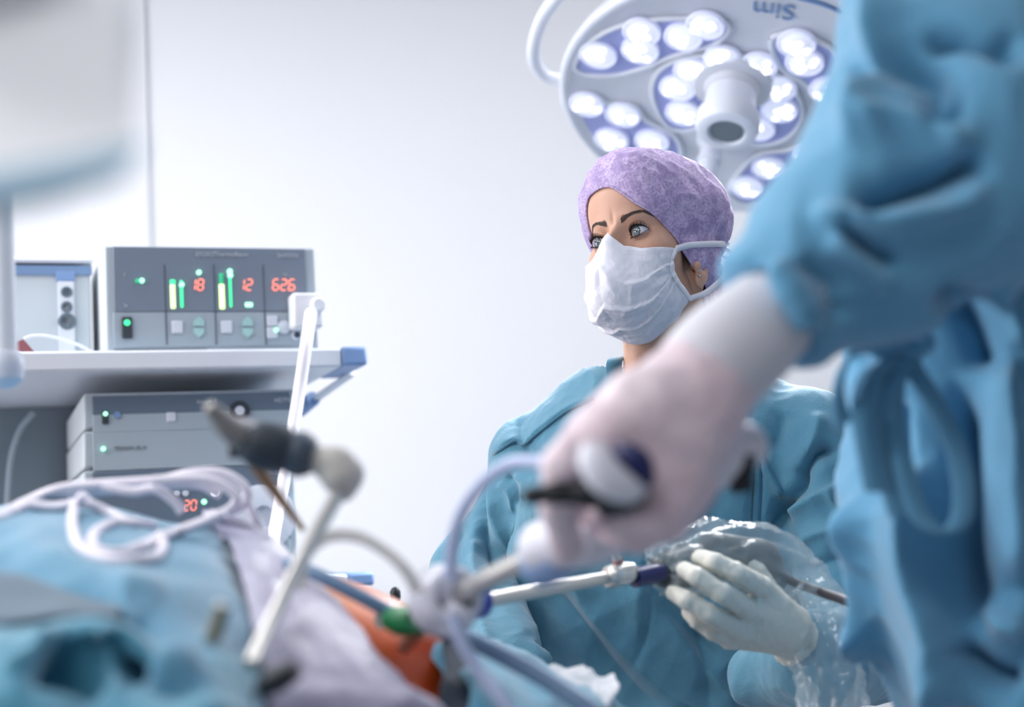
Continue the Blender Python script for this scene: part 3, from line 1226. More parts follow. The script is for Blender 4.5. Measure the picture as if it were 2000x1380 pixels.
# eyeballs: white, iris and pupil by distance from the gaze axis
m_eye = bpy.data.materials.new('eyeball')
m_eye.use_nodes = True
nt = m_eye.node_tree
bs = nt.nodes['Principled BSDF']
at = nt.nodes.new('ShaderNodeAttribute'); at.attribute_name = 'iris'
cr = nt.nodes.new('ShaderNodeValToRGB')
els = cr.color_ramp.elements
els[0].position = 0; els[0].color = lin((8, 10, 14))
els[1].position = 1; els[1].color = lin((214, 214, 222))
for pos, c in ((.17, (8, 10, 14)), (.205, (78, 90, 100)), (.33, (120, 132, 142)), (.44, (66, 80, 94)), (.50, (40, 56, 66)), (.55, (206, 206, 216))):
    e = els.new(pos); e.color = lin(c)
nt.links.new(at.outputs['Fac'], cr.inputs['Fac'])
nt.links.new(cr.outputs['Color'], bs.inputs['Base Color'])
bs.inputs['Roughness'].default_value = .04
bs.inputs['Coat Weight'].default_value = 1.0
bs.inputs['Coat Roughness'].default_value = .02
gaze = nrm((-.10, -1, .03))
for sx in (1, -1):
    u = np.linspace(0, math.pi, 40); v = np.linspace(0, 2 * math.pi, 49)[:-1]
    U, Vv = np.meshgrid(u, v, indexing='ij')
    t = nrm(np.cross(gaze, (0, 0, 1))); b2 = np.cross(t, gaze)
    rad = ER + .0008 * gs(U, .45)
    L = gaze * np.cos(U)[..., None] + (t * np.cos(Vv)[..., None] + b2 * np.sin(Vv)[..., None]) * np.sin(U)[..., None]
    L = L * rad[..., None] + np.array([sx * EX, EYC, EZ])
    eo = obj('eye', HW(L.reshape(-1, 3)), grid_faces(40, 48, True), m_eye, body)
    a = eo.data.attributes.new('iris', 'FLOAT', 'POINT')
    a.data.foreach_set('value', np.clip((U / 1.1).ravel(), 0, 1).astype(np.float32))


def head_surface(lx, lz, off=0.0):
    """point on the face at head coordinates x, z"""
    # search the direction
    az, el = math.atan2(lx, .075), math.atan2(lz - .01, .08)
    for _ in range(8):
        q = face_pts(sph(np.array([az]), np.array([el])), eyes=False)[0]
        az += (lx - q[0]) / .09
        el += (lz - q[2]) / .09
    n = nrm(q - np.array([0, .0, .0]))
    return q + n * off


def strands(name, items, r, m, parent):
    mb = MB()
    for pts in items:
        pts = HW(np.array(pts))
        k = len(pts)
        mb.tube(pts, [r * (1 - .75 * i / (k - 1)) for i in range(k)], 4, smooth=False)
    return mb.build(name, m, parent)


rr = random.Random(3)
for sx in (1, -1):
    br = []
    for i in range(300):
        t = rr.random() ** 1.25
        x = .0110 + t * .041
        zc = .0165 + .0085 * math.sin(min(t, .68) / .68 * 1.45) - max(0, t - .68) * .026
        w = .0038 * (1 - t) ** 1.0 + .0006
        z = zc + (rr.random() - .5) * 2 * w * .62
        q = head_surface(sx * x, z, .0004)
        ang = math.radians(58 - 62 * min(1, t * 1.4) - 10 * t + rr.uniform(-22, 22))
        dx, dz = math.cos(ang), math.sin(ang)
        if z > zc and t > .1:
            dz -= .35
        L = .0050 * (1 - .25 * t)
        q2 = head_surface(sx * (x + dx * L), z + dz * L, .0008)
        br.append([q, (q + q2) / 2 + np.array([0, -.0005, 0]), q2])
    strands('eyebrow', br, .00024, m_hair, body)
    la = []
    for i in range(64):
        t = -1 + 2 * i / 63
        ex = t * .0142
        zu = .0062 * max(0, 1 - t * t) ** .62 + .0008 * t
        y0 = EYC - math.sqrt(max((ER + .0022) ** 2 - ex * ex - zu * zu, 1e-6))
        p0 = np.array([sx * (EX + ex), y0, zu + .0002])
        out = sx * (t * .6 + .25) + rr.uniform(-.1, .1)
        Ls = .0055 * (.75 + .35 * (t + 1) / 2) * (1 - .35 * abs(t) ** 4)
        p1 = p0 + np.array([out * .25, -.75, .25]) * Ls * .5
        p2 = p0 + np.array([out * .6, -.95, .95]) * Ls
        la.append([p0, p1, p2])
    for i in range(26):
        t = -.8 + 1.7 * i / 25
        ex = t * .0142
        zl = -.0056 * max(0, 1 - t * t) ** .75 + .0012 * t
        y0 = EYC - math.sqrt(max((ER + .0020) ** 2 - ex * ex - zl * zl, 1e-6))
        p0 = np.array([sx * (EX + ex), y0, zl - .0002])
        la.append([p0, p0 + np.array([sx * t * .0010, -.0018, -.0010]), p0 + np.array([sx * t * .002, -.0024, -.0030])])
    # lash line
    strands('eyelashes', la, .0004, m_lash, body)
    ll = []
    for i in range(24):
        t = -1 + 2 * i / 23
        ex = t * .0142
        zu = .0062 * max(0, 1 - t * t) ** .62 + .0008 * t
        y0 = EYC - math.sqrt(max((ER + .0019) ** 2 - ex * ex - zu * zu, 1e-6))
        ll.append(HW(np.array([sx * (EX + ex), y0, zu])))
    MB().tube(ll, [.0003 + .0006 * math.sin(math.pi * i / 23) for i in range(24)], 6, smooth=False).build('lash_line', m_lash, body)
    ll = []
    for i in range(20):
        t = -.98 + 1.96 * i / 19
        ex = t * .0142
        zl = -.0056 * max(0, 1 - t * t) ** .75 + .0012 * t
        y0 = EYC - math.sqrt(max((ER + .0016) ** 2 - ex * ex - zl * zl, 1e-6))
        ll.append(HW(np.array([sx * (EX + ex), y0, zl])))
    MB().tube(ll, .00035, 6, smooth=False).build('lower_lid_line', m_lid, body)

# two ear studs
for dz in (-.048, -.054):
    q = HW((.0795, -.003 + dz * .05, dz))
    MB().lathe(q, HROT @ np.array([1, -.4, 0]), [(-.002, .0016), (.0006, .0018), (.0018, .0010)], 12).build('ear_stud', mat('steel_stud', (190, 190, 200), .2, metal=1), body)

# ---- outlines on the head surface
def head_dir(px, py):
    h = HEADBV.ray_cast(Vector(EYE), Vector(ray(px, py)).normalized())
    if h[0] is None:
        return None
    q = nrm(HL(np.array(h[0])) - OR)
    return math.degrees(math.atan2(q[0], -q[1])), math.degrees(math.asin(q[2]))


import os
if os.environ.get('HDBG'):
    for nm_, L_ in (('edge', ((1195, 366), (1230, 388), (1262, 405), (1290, 430), (1325, 470), (1345, 500), (1362, 530), (1372, 560), (1378, 590))), ('mtop', ((1178, 465), (1210, 480), (1250, 480), (1290, 477), (1318, 478))), ('mside', ((1316, 500), (1311, 545), (1320, 565), (1338, 582))), ('mbot', ((1320, 620), (1290, 655), (1245, 676), (1205, 668)))):
        print('DBG', nm_, [(round(q[0]), round(q[1])) if q else None for q in (head_dir(*p_) for p_ in L_)])

# ---- cap
def smooth_head_r(D):
    return np.linalg.norm(face_pts(D, eyes=False, nose=False) - OR, axis=-1)


EDGE_OLD = np.radians([-180, -140, -110, -90, -72, -55, -42, -28, -14, 0, 14, 28, 42, 55, 66, 76, 90, 104, 118, 140, 180])
def plane_dir(px, py, xl=.082):
    d = HROT.T @ ray(px, py) / HS
    e = HL(EYE)
    q = nrm(e + d * ((xl - e[0]) / d[0]) - OR)
    return math.degrees(math.atan2(q[0], -q[1])), math.degrees(math.asin(q[2]))


near = [head_dir(*q) for q in ((1195, 366), (1215, 378), (1240, 397), (1265, 411), (1290, 431), (1312, 456), (1330, 480))]
near = [h for h in near if h is not None]


def cap_r0(D_):
    A_, E_ = np.arctan2(D_[..., 0], -D_[..., 1]), np.arcsin(np.clip(D_[..., 2], -1, 1))
    r_ = np.linalg.norm(face_pts(D_, eyes=False, nose=False) - OR, axis=-1) + .0025 + .010 * gs(np.abs(A_) - 2.2, .6) * gs(E_ - .15, .5)
    return smax(r_, ray_ell(D_, (.048, .030, -.012), (.044, .056, .054)), .006)


_ga, _ge = np.meshgrid(np.radians(np.arange(45, 140, .7)), np.radians(np.arange(-56, 12, .7)))
_gd = sph(_ga, _ge)
_gx, _gy, _gz = pix(HW((OR + _gd * cap_r0(_gd)[..., None]).reshape(-1, 3)))
_gn = HW((OR + _gd * (cap_r0(_gd) + .01)[..., None]).reshape(-1, 3)) - HW((OR + _gd * cap_r0(_gd)[..., None]).reshape(-1, 3))
_ok = (_gn @ _f) < .002


def solve_dir(px, py):
    k = np.argmin((_gx - px) ** 2 + (_gy - py) ** 2 + np.where(_ok, 0, 1e6))
    return math.degrees(_ga.ravel()[k]), math.degrees(_ge.ravel()[k])


near = [h for h in near if h[0] < 62]
near += [h for h in (solve_dir(*q) for q in ((1346, 508), (1356, 524), (1368, 545), (1380, 572), (1384, 592))) if h[0] > near[-1][0] + .5]
near += [(near[-1][0] + 12, -48), (135, -52), (180, -52)]
far = [head_dir(*q) for q in ((1180, 367), (1166, 374), (1152, 388))]
far = [h for h in far if h is not None and h[0] < near[0][0] - 2]
far += [(min(far[-1][0], -22) - 10, far[-1][1] - 4), (-62, 2), (-78, -22), (-95, -38), (-130, -50), (-180, -52)]
allp = far[::-1] + near
if os.environ.get('HDBG'):
    print('DBG edge', [(round(a), round(b)) for a, b in allp])
EDGE_AZ = np.radians([q[0] for q in allp])
EDGE_EL = np.radians([q[1] for q in allp])
na, ne = 260, 90
az = np.linspace(-math.pi, math.pi, na + 1)
# smooth periodic edge
_o = np.argsort(EDGE_AZ)
edge = np.interp(az, EDGE_AZ[_o], EDGE_EL[_o])
ker = np.hanning(9); ker /= ker.sum()
edge = np.convolve(np.r_[edge[-9:-1], edge, edge[1:9]], ker, 'same')[8:-8]
S = np.linspace(0, 1, ne)
A = np.repeat(az[None], ne, 0)
E = edge[None] + (math.radians(89.5) - edge[None]) * S[:, None]
D = sph(A, E)
r = smooth_head_r(D)
back = np.clip(-np.cos(A), 0, 1)
sidew = np.abs(np.sin(A))
off = .0025 + .016 * np.clip(S[:, None] * 2.2, 0, 1) ** .8 * .8 + A * 0
off += .020 * back * gs(E - .25, .7) * np.clip(S[:, None] * 5, 0, 1)
off += .006 * sidew * gs(E - .5, .5) * np.clip(S[:, None] * 4, 0, 1)
off += .001 * gs(E - 1.15, .45)
off += .010 * gs(np.abs(A) - 2.2, .6) * gs(E - .15, .5)
rc = r + off
rc = smax(rc, ray_ell(D, (.048, .030, -.012), (.044, .056, .054)), .006)
rc = smax(rc, ray_ell(D, (-.046, .034, -.012), (.040, .050, .052)), .006)
Vc = OR + D * rc[..., None]
Vf = Vc.reshape(-1, 3)
fadein = np.clip(S * 4, 0.1, 1)[:, None].repeat(na + 1, 1).ravel()
Nf = D.reshape(-1, 3)
Vf = Vf + Nf * (crumple(Vf, .0022, .05, 4, (1, 1, 1)) * fadein)[:, None]
# gathers that run towards the nape
gat = np.sin(A.ravel() * 34 + 2 * np.sin(A.ravel() * 5)) * np.clip(-E.ravel() * 1.6 + .25, 0, 1) * .0015
Vf = Vf + Nf * gat[:, None]
capo = obj('cap', HW(Vf), grid_faces(ne, na + 1), m_cap, person)
CAPBV = BVHTree.FromPolygons([tuple(v) for v in HW(Vf)], grid_faces(ne, na + 1).tolist())
# rolled hem
MB().tube(list(HW(Vc[0])), .0016, 6, smooth=False, caps=False).build('hem', m_cap, capo)
# gathered bag at the nape, tied
def bagf(p):
    q = p
    d = ell(q, (.036, .098, -.048), (.034, .030, .052))
    return d
bv, bf = nets(bagf, (-.02, .04, -.13), (.10, .16, .03), .002)
bn = nrm((0, 0, 1))
cen = np.array([.036, .098, -.048])
q = bv - cen
angp = np.arctan2(q[:, 1], q[:, 0])
bv = bv + (q / np.linalg.norm(q, axis=1)[:, None]) * (np.sin(angp * 13 + q[:, 2] * 60) * .0020 + crumple(bv, .0015, .03, 6))[:, None]
obj('gathered_tail', HW(bv), bf, m_cap, capo)

# ---- mask
def mask_r(D):
    V = face_pts(D, eyes=False, nose=False)
    r = np.linalg.norm(V - OR, axis=-1)
    # tent over nose and chin
    z = V[..., 2]; x = V[..., 0]
    r = r + .0035
    r = r + .030 * gs(x, .020) * gs(z + .034, .030) + .010 * gs(x, .014) * gs(z + .006, .014)
    r = r + .024 * gs(x, .040) * gs(z + .080, .034) + .024 * gs(x, .030) * gs(z + .052, .030)
    r = r + .006 * gs(np.abs(x) - .035, .025) * gs(z + .062, .03)
    r = r + .017 * gs(np.abs(x) - .030, .024) * gs(z + .052, .032)
    return r


U_AZ = np.radians(70)
MTOP_A = np.radians([-76, -57, -40, -24, -12, -6, 0, 6, 12, 24, 40, 57, 76])
MTOP_Z = np.radians([-22, -22, -20, -19, -15.5, -10, -4.5, -10, -15.5, -19, -20, -22, -22])
mu, mv = 181, 110
u = np.linspace(-1, 1, mu)
v = np.linspace(0, 1, mv)
Uu, Vv = np.meshgrid(u, v)
sideaz = np.radians(57 - 12 * np.sin(np.pi * v) + 17 * v * v)[:, None]       # side edge curves in, then out at the bottom corner
AZ = Uu * sideaz
topel = np.interp(AZ, MTOP_A, MTOP_Z)
tk = np.hanning(11); tk /= tk.sum()
botel = np.radians(-72 + 19 * np.abs(Uu) ** 2.2)
EL = topel + (botel - topel) * Vv
Dm = sph(AZ, EL)
rm = mask_r(Dm)
# three pleats: saw-tooth that fades towards the sides, with fanned creases
ctr = 1 - np.abs(Uu) ** 2.2
pl = 0
for c, h in ((.26, .0062), (.46, .0070), (.66, .0058)):
    cc = c + .05 * (np.abs(Uu) ** 2) * (1 if c < .5 else -1) + .012 * np.sin(Uu * 7 + c * 20)
    s = (Vv - cc) / .10
    pl = pl + h * (np.clip(s * 9 + .5, 0, 1) - np.clip(s * .9 + .1, 0, 1)) * (s > -.12) * (s < 1.1) * (.35 + .65 * ctr)
fan = .0
for sgn, k in ((1, 0), (-1, 1)):
    dxs = sgn * Uu
    ang = np.arctan2(Vv - .52, np.clip(1.05 - dxs, .02, 3))
    fan = fan + np.clip(dxs - .05, 0, 1) * np.sin(ang * 15 + k + 1.5 * np.sin(dxs * 6)) * .0016 * np.clip((1.02 - dxs) * 5, .2, 1)
rm = rm + pl + fan
hem_top = gs(Vv, .05) * .0005
Vm = OR + Dm * (rm + hem_top)[..., None]
Vm2 = Vm.reshape(-1, 3)
Vm2 = Vm2 + Dm.reshape(-1, 3) * (crumple(Vm2, .0014, .035, 21) * np.clip(Vv * 6, .1, 1).ravel() * np.clip((1 - Vv) * 8, .1, 1).ravel())[:, None]
masko = obj('face_mask', HW(Vm2), grid_faces(mv, mu), m_mask, person)
solid(masko, .0008, 1)
MG = HW(Vm2).reshape(mv, mu, 3)
# welded stitch lines along top and bottom
m_st = mat('mask_weld', (196, 198, 214), .8)
mb = MB()
for row in (5, 8, 52, 57, mv - 5, mv - 9, mv - 13):
    for j in range(4, mu - 4, 1):
        if j % 2:
            continue
        a, b = MG[row, j], MG[row, j] * .45 + MG[row, j + 1] * .55
        n = nrm(MG[row, j] - HC0)
        mb.tube([a + n * .0007, b + n * .0007], .00028, 4, smooth=False)
mb.build('weld_line', m_st, masko)
# bound side edges
for j in (0, mu - 1):
    pts = MG[::6, j]
    n = nrm(pts[len(pts) // 2] - HC0)
    ribbon_obj('side_binding', pts + n * .001, MG[::6, 6 if j == 0 else mu - 7] - MG[::6, j], .0075, m_tie, masko)


def cap_hit(px, py, off):
    o = Vector(EYE)
    h = CAPBV.ray_cast(o, Vector(ray(px, py)).normalized())
    if h[0] is None:
        return None
    return np.array(h[0]) - nrm(ray(px, py)) * off


def strap(name, start, pixs, back_pts, w):
    pts = [start]
    for (x, y) in pixs:
        q = cap_hit(x, y, .006)
        if q is None:
            q = P(x, y, np.dot(start - EYE, _f) + .06)
        pts.append(q)
    pts += [HW(b) for b in back_pts]
    return ribbon_obj(name, pts, np.tile(_u + _r * .0, (len(pts), 1)), w, m_tie, masko)


strap('tie', MG[2, mu - 2], [(1345, 479), (1370, 477), (1395, 476), (1412, 476)], [(.07, .125, .012), (.0, .16, .01)], .0078)
st0 = MG[mv - 2, mu - 2]
d0 = np.dot(st0 - EYE, _f)
ribbon_obj('tie', [st0, P(1352, 581, d0 + .004), P(1378, 571, d0 + .02), P(1402, 552, d0 + .04), P(1417, 533, d0 + .05), HW((.078, .118, -.005)), HW((.04, .14, .015))], np.tile(_u * .9 - _r * .4, (7, 1)), .0068, m_tie, masko)
# loose ends behind the cap
for k, (x, y) in enumerate(((1440, 492), (1438, 520), (1443, 534))):
    tube_obj('tie_end', [HW((.05, .135, .0)), P(1425, 505, 1.87), P(x, y, 1.88)], .0008, m_tie, masko)
# ------------------------------------------------------------------ woman: gown and glove
def cloth_mat(name, c1, c2, bump=.35, sc=9):
    m = mat(name, c1, .78, spec=.25, sheen=.4, vary=(sc, .8, c2), bump=('noise', 420, bump))
    return m


m_gown = cloth_mat('teal_gown', (88, 140, 162), (74, 128, 154))
m_gown_in = cloth_mat('teal_gown_band', (72, 124, 148), (62, 116, 142))
SRp, SLp = P(1036, 897, 1.90), P(1588, 862, 1.80)
ELR, WRR = P(922, 1118, 1.88), P(985, 1318, 1.66)
ELL, WRL = P(1700, 1270, 1.74), P(1598, 1290, 1.55)


def gownf(p):
    nb1, nb2 = P(1262, 812, 1.885), P(1372, 812, 1.87)
    d = cap(p, nb1, SRp, .058, .056)
    d = smin(d, cap(p, nb2, SLp, .058, .060), .03)
    d = smin(d, cap(p, nb1, nb2, .060, .060), .03)
    d = smin(d, ell(p, P(1305, 1010, 1.86), (.192, .125, .24)), .05)
    low = P(1305, 1400, 1.88)
    d = smin(d, ell(p, low, (.215, .135, .28)), .06)
    # skirt
    r = np.sqrt(((p[..., 0] - low[0]) / 1.25) ** 2 + (p[..., 1] - low[1]) ** 2)
    sk = smax(r - (.150 + .05 * (low[2] - p[..., 2])), p[..., 2] - low[2], .03)
    sk = smax(sk, .28 - p[..., 2], .01)
    d = smin(d, sk * .9, .05)
    a1 = chain(p, [SRp, P(1012, 1000, 1.90), ELR, WRR], [.055, .052, .050, .042], .02)
    a2 = chain(p, [SLp, ELL, WRL], [.062, .064, .047], .02)
    d = smin(d, a1, .018)
    d = smin(d, a2, .018)
    d = smin(d, cap(p, WRL, P(1485, 1322, 1.62), .044, .036), .04)
    # neck opening
    n = cap(p, P(1318, 830, 1.87), P(1300, 640, 1.84), .052, .070)
    return smax(d, -n, .006)


lo = np.array([min(ELR[0], SRp[0]) - .10, 1.42, .25])
hi = np.array([max(ELL[0], SLp[0]) + .11, 2.08, SLp[2] + .12])
gv, gf = nets(gownf, lo, hi, .0058, 1)
gv, gf = subdiv(gv, gf)
gn = vnormals(gv, gf)
zz = gv[:, 2]
gv = gv + gn * (crumple(gv, .0055, .24, 31, (1, .6, .6)) + crumple(gv, .0014, .075, 32))[:, None]
GF = [
    ([(1168, 772), (1105, 802), (1052, 842), (1022, 866), (1004, 858), (960, 886)], 7, .0055, 1),
    ([(1012, 800), (1015, 855), (1040, 900), (1070, 960)], 14, -.009),
    ([(950, 905), (944, 960), (943, 1010), (958, 1070), (985, 1140)], 11, -.018),
    ([(962, 920), (958, 990), (975, 1060), (1000, 1130)], 12, .010),
    ([(1048, 900), (1085, 1010), (1133, 1135), (1173, 1212), (1308, 1352), (1390, 1430)], 36, .024, 1),
    ([(1010, 1000), (1040, 1130), (1050, 1250), (1042, 1400)], 16, .018, 1),
    ([(1080, 1130), (1160, 1230), (1210, 1300), (1300, 1400)], 22, -.016),
    ([(1230, 1120), (1330, 1240), (1450, 1400)], 20, .014, 1),
    ([(1150, 1010), (1260, 1080), (1290, 1180), (1420, 1300)], 30, -.022),
    ([(1420, 880), (1400, 960), (1350, 1060)], 22, -.012),
    ([(1100, 880), (1160, 960), (1240, 1010)], 20, .010, 1),
    ([(1272, 1130), (1262, 1230), (1240, 1300)], 8, -.006),
    ([(1380, 1060), (1370, 1200), (1390, 1400)], 20, -.014),
    ([(1432, 800), (1470, 850), (1500, 920), (1535, 975), (1560, 1010)], 11, .0085, -1),
    ([(1488, 870), (1480, 960), (1476, 1040)], 13, -.009),
    ([(1650, 878), (1600, 886), (1574, 915), (1562, 950), (1535, 985), (1516, 1050)], 12, -.026),
    ([(1530, 1010), (1560, 985), (1610, 958), (1650, 940)], 9, .012, 1),
    ([(1612, 955), (1640, 1010), (1655, 1060)], 9, .008),
    ([(1530, 800), (1515, 860), (1500, 880)], 14, -.010),
    ([(1600, 800), (1590, 850), (1560, 930)], 18, .010),
    ([(1560, 1060), (1600, 1040), (1660, 1030)], 14, .012),
    ([(1560, 1120), (1640, 1090), (1680, 1090)], 14, -.012),
    ([(900, 1020), (880, 1080), (905, 1130)], 16, -.012),
    ([(930, 1050), (925, 1110), (950, 1170)], 12, .010),
    ([(880, 1150), (930, 1200), (960, 1260)], 14, .010),
    ([(1130, 950), (1200, 1050), (1250, 1100)], 20, -.008),
    ([(1330, 960), (1340, 1020), (1400, 1060)], 24, .008),
    ([(975, 940), (1000, 965), (1010, 1000)], 6, .006),
    ([(990, 925), (1012, 950), (1022, 985)], 6, -.006),
    ([(1005, 925), (1030, 945), (1038, 975)], 6, .006),
]
gv = fold(gv, gn, GF)
gown = obj('gown', gv, gf, m_gown, person)
GBV = BVHTree.FromPolygons([tuple(v) for v in gv], gf.tolist())


def on_mesh(bv, px, py, off=.002):
    h = bv.ray_cast(Vector(EYE), Vector(ray(px, py)).normalized())
    if h[0] is None:
        return None
    return np.array(h[0]) - nrm(ray(px, py)) * off


def seam(name, pts, w, m, parent, bv=GBV, off=.0022):
    q = [on_mesh(bv, x, y, off) for x, y in catmull(pts, 5)]
    q = [a for a in q if a is not None]
    q = np.array(q)
    T = np.gradient(q, axis=0)
    Wd = np.cross(T, _f)
    Wd /= np.linalg.norm(Wd, axis=1)[:, None]
    V = np.empty((len(q) * 2, 3))
    V[0::2] = q - Wd * w / 2
    V[1::2] = q + Wd * w / 2
    F = [(2 * i, 2 * i + 1, 2 * i + 3, 2 * i + 2) for i in range(len(q) - 1)]
    return solid(obj(name, V, F, m, parent), .0010, 0)


seam('yoke_seam', [(1160, 778), (1105, 804), (1052, 844), (1022, 867), (1004, 861), (962, 888)], .004, m_gown_in, gown)
seam('binding_band', [(1436, 806), (1470, 850), (1500, 920), (1530, 972)], .009, m_gown_in, gown)
seam('side_band', [(1484, 880), (1480, 960), (1476, 1036)], .010, m_gown_in, gown)
# standing neckband with its crossed ends
nbp = []
for k in range(13):
    a = math.radians(205 - 230 * k / 12)
    nbp.append((a,))
cc = P(1300, 770, 1.865)
pts_l = [P(1204, 700, 1.80), P(1199, 735, 1.795), P(1197, 790, 1.785), P(1215, 850, 1.775)]
ribbon_obj('neckband', [P(1240, 700, 1.93)] + pts_l, np.array([nrm(_r * .6 + _f * .5), nrm(_r + _f * .2), nrm(_r), nrm(_r), nrm(_r)]), .020, m_gown, gown, .002)
ribbon_obj('neckband', [P(1210, 845, 1.770), P(1290, 800, 1.765), P(1370, 770, 1.80), P(1420, 755, 1.85), P(1440, 745, 1.93)], _u, .024, m_gown, gown, .002)

# ---- gloved hand holding the wrapped camera head
m_glove = mat('cream_glove', (206, 205, 196), .5, spec=.4, sss=.1, bump=('noise', 160, .2))
m_glove2 = mat('white_glove', (228, 216, 222), .45, spec=.45, sss=.15, vary=(16, .6, (226, 196, 206)), bump=('noise', 120, .2))


def glove_mesh(palm, fingers, cuff, lo_pad=.03, h=.0017, kf=.0032, kp=.010):
    pts = [q for c in palm + fingers + cuff for q in c[0]]
    pts = np.array(pts)

    def f(p):
        d = None
        for c, r in palm:
            e = chain(p, c, r, .008)
            d = e if d is None else smin(d, e, kp)
        fd = None
        for c, r in fingers:
            e = chain(p, c, r, .003)
            fd = e if fd is None else smin(fd, e, .0012)
        d = smin(d, fd, kf * 1.6)
        for c, r in cuff:
            d = smin(d, chain(p, c, r, .008), .010)
        return d
    return nets(f, pts.min(0) - lo_pad, pts.max(0) + lo_pad, h, 2)


fw = [
    ([P(1486, 1146, 1.455), P(1438, 1118, 1.415), P(1396, 1098, 1.415), P(1366, 1088, 1.43)], [.0115, .0098, .0090, .0078]),
    ([P(1462, 1190, 1.450), P(1410, 1158, 1.400), P(1362, 1126, 1.400), P(1336, 1112, 1.42)], [.0115, .0100, .0090, .0078]),
    ([P(1440, 1226, 1.455), P(1385, 1198, 1.405), P(1342, 1172, 1.405), P(1315, 1157, 1.425)], [.0112, .0095, .0085, .0074]),
    ([P(1425, 1246, 1.475), P(1392, 1232, 1.440), P(1362, 1212, 1.440), P(1344, 1196, 1.455)], [.0100, .0084, .0076, .0068]),
    ([P(1520, 1180, 1.50), P(1478, 1120, 1.50), P(1440, 1085, 1.50), P(1408, 1068, 1.495)], [.013, .0112, .0098, .0085]),
]
WR2 = P(1560, 1258, 1.53)
palm = [([P(1548, 1215, 1.49), P(1486, 1150, 1.46)], [.018, .0125]), ([P(1545, 1228, 1.49), P(1464, 1190, 1.455)], [.019, .013]),
        ([P(1540, 1240, 1.495), P(1442, 1225, 1.46)], [.018, .013]), ([P(1535, 1248, 1.50), P(1428, 1244, 1.475)], [.016, .0115]),
        ([P(1545, 1225, 1.51), P(1515, 1178, 1.51)], [.018, .014])]
v_, f_ = glove_mesh(palm, fw, [([P(1530, 1226, 1.50), WR2, P(1620, 1285, 1.60)], [.024, .027, .032])])
v_ = lapl(v_, f_, 5)
v_ = v_ + vnormals(v_, f_) * (crumple(v_, .0007, .018, 61) + .0004)[:, None]
obj('glove', v_, f_, m_glove, person)
# hidden right hand resting at the table edge
fr_ = [([P(985 + 12 * k, 1350, 1.60), P(975 + 13 * k, 1375, 1.57), P(968 + 14 * k, 1400, 1.56)], [.010, .009, .0075]) for k in range(4)]
fr_.append(([P(1040, 1345, 1.61), P(1050, 1375, 1.585), P(1046, 1395, 1.57)], [.011, .010, .0085]))
v_, f_ = glove_mesh([([P(1000, 1328, 1.63), P(990, 1350, 1.605)], [.022, .016]), ([P(1010, 1332, 1.63), P(1018, 1352, 1.605)], [.022, .016])], fr_, [([WRR + np.array([0, .02, .01]), P(1005, 1332, 1.63)], [.03, .026])], h=.0022)
obj('glove', v_, f_, m_glove, person)
# legs and shoes below the gown (continuing the body)
cx, cy = P(1330, 1400, 1.88)[:2]
m_trou = cloth_mat('teal_trousers', (60, 120, 150), (54, 110, 140))
for sx in (-1, 1):
    MB().tube([(cx + sx * .09, cy, .75), (cx + sx * .095, cy, .45), (cx + sx * .10, cy, .10)], [.075, .065, .055], 20).build('trouser_leg', m_trou, person)
    v_, f_ = nets(lambda p: smax(smin(cap(p, (cx + sx * .10, cy, .055), (cx + sx * .11, cy - .17, .035), .045, .035), cap(p, (cx + sx * .10, cy + .03, .05), (cx + sx * .10, cy, .10), .042, .042), .02), .002 - p[..., 2], .004), (cx + sx * .10 - .08, cy - .24, -.01), (cx + sx * .10 + .08, cy + .10, .16), .005)
    obj('clog', v_, f_, m_white, person)
# ------------------------------------------------------------------ second person in the gown, at the right and close
m_gown2 = cloth_mat('blue_gown', (104, 164, 196), (90, 150, 186), .2, 6)
m_cuff = mat('white_knit_cuff', (214, 214, 222), .8, bump=('wave', 220, .3), sheen=.2)
TC = P(2020, 690, 1.17)
m_skin2 = m_skin
surg = thing('person', 'person in blue gown, face out of view, reaching in with a white glove', 'person', (TC[0], TC[1], 0))
SH = P(1900, -110, 1.06)
ELB = P(1885, 300, .98)
WRI = P(1520, 604, .925)


def g2f(p):
    c = TC
    x, y, z = p[..., 0] - c[0], p[..., 1] - c[1], p[..., 2]
    tw = .140 + .018 * np.clip((1.28 - p[..., 2]) / .10, 0, 1) + .02 * np.clip((1.0 - p[..., 2]) / .6, 0, 1)
    d = np.sqrt((x / 1.05) ** 2 + (y / .85) ** 2) - tw
    d = smax(d * .85, z - (SH[2] + .0), .06)
    d = smax(d, .25 - z, .01)
    a = chain(p, [SH, ELB], [.085, .092], .03)
    b = chain(p, [ELB, P(1700, 455, .95), WRI], [.090, .062, .044], .03)
    d = smin(d, cap(p, SH, SH + np.array([.34, .10, .02]), .085, .085), .05)
    d = smin(d, a, .03)
    d = smin(d, b, .03)
    d = smin(d, cap(p, SH + np.array([.36, .12, 0]), SH + np.array([.40, .0, -.32]), .08, .07), .03)
    d = smin(d, cap(p, SH + np.array([.40, .0, -.32]), SH + np.array([.15, -.22, -.42]), .07, .05), .03)
    # open end of the sleeve
    ax = nrm(WRI - P(1700, 455, .95))
    return smax(d, ((p - WRI) @ ax) - .004, .004)


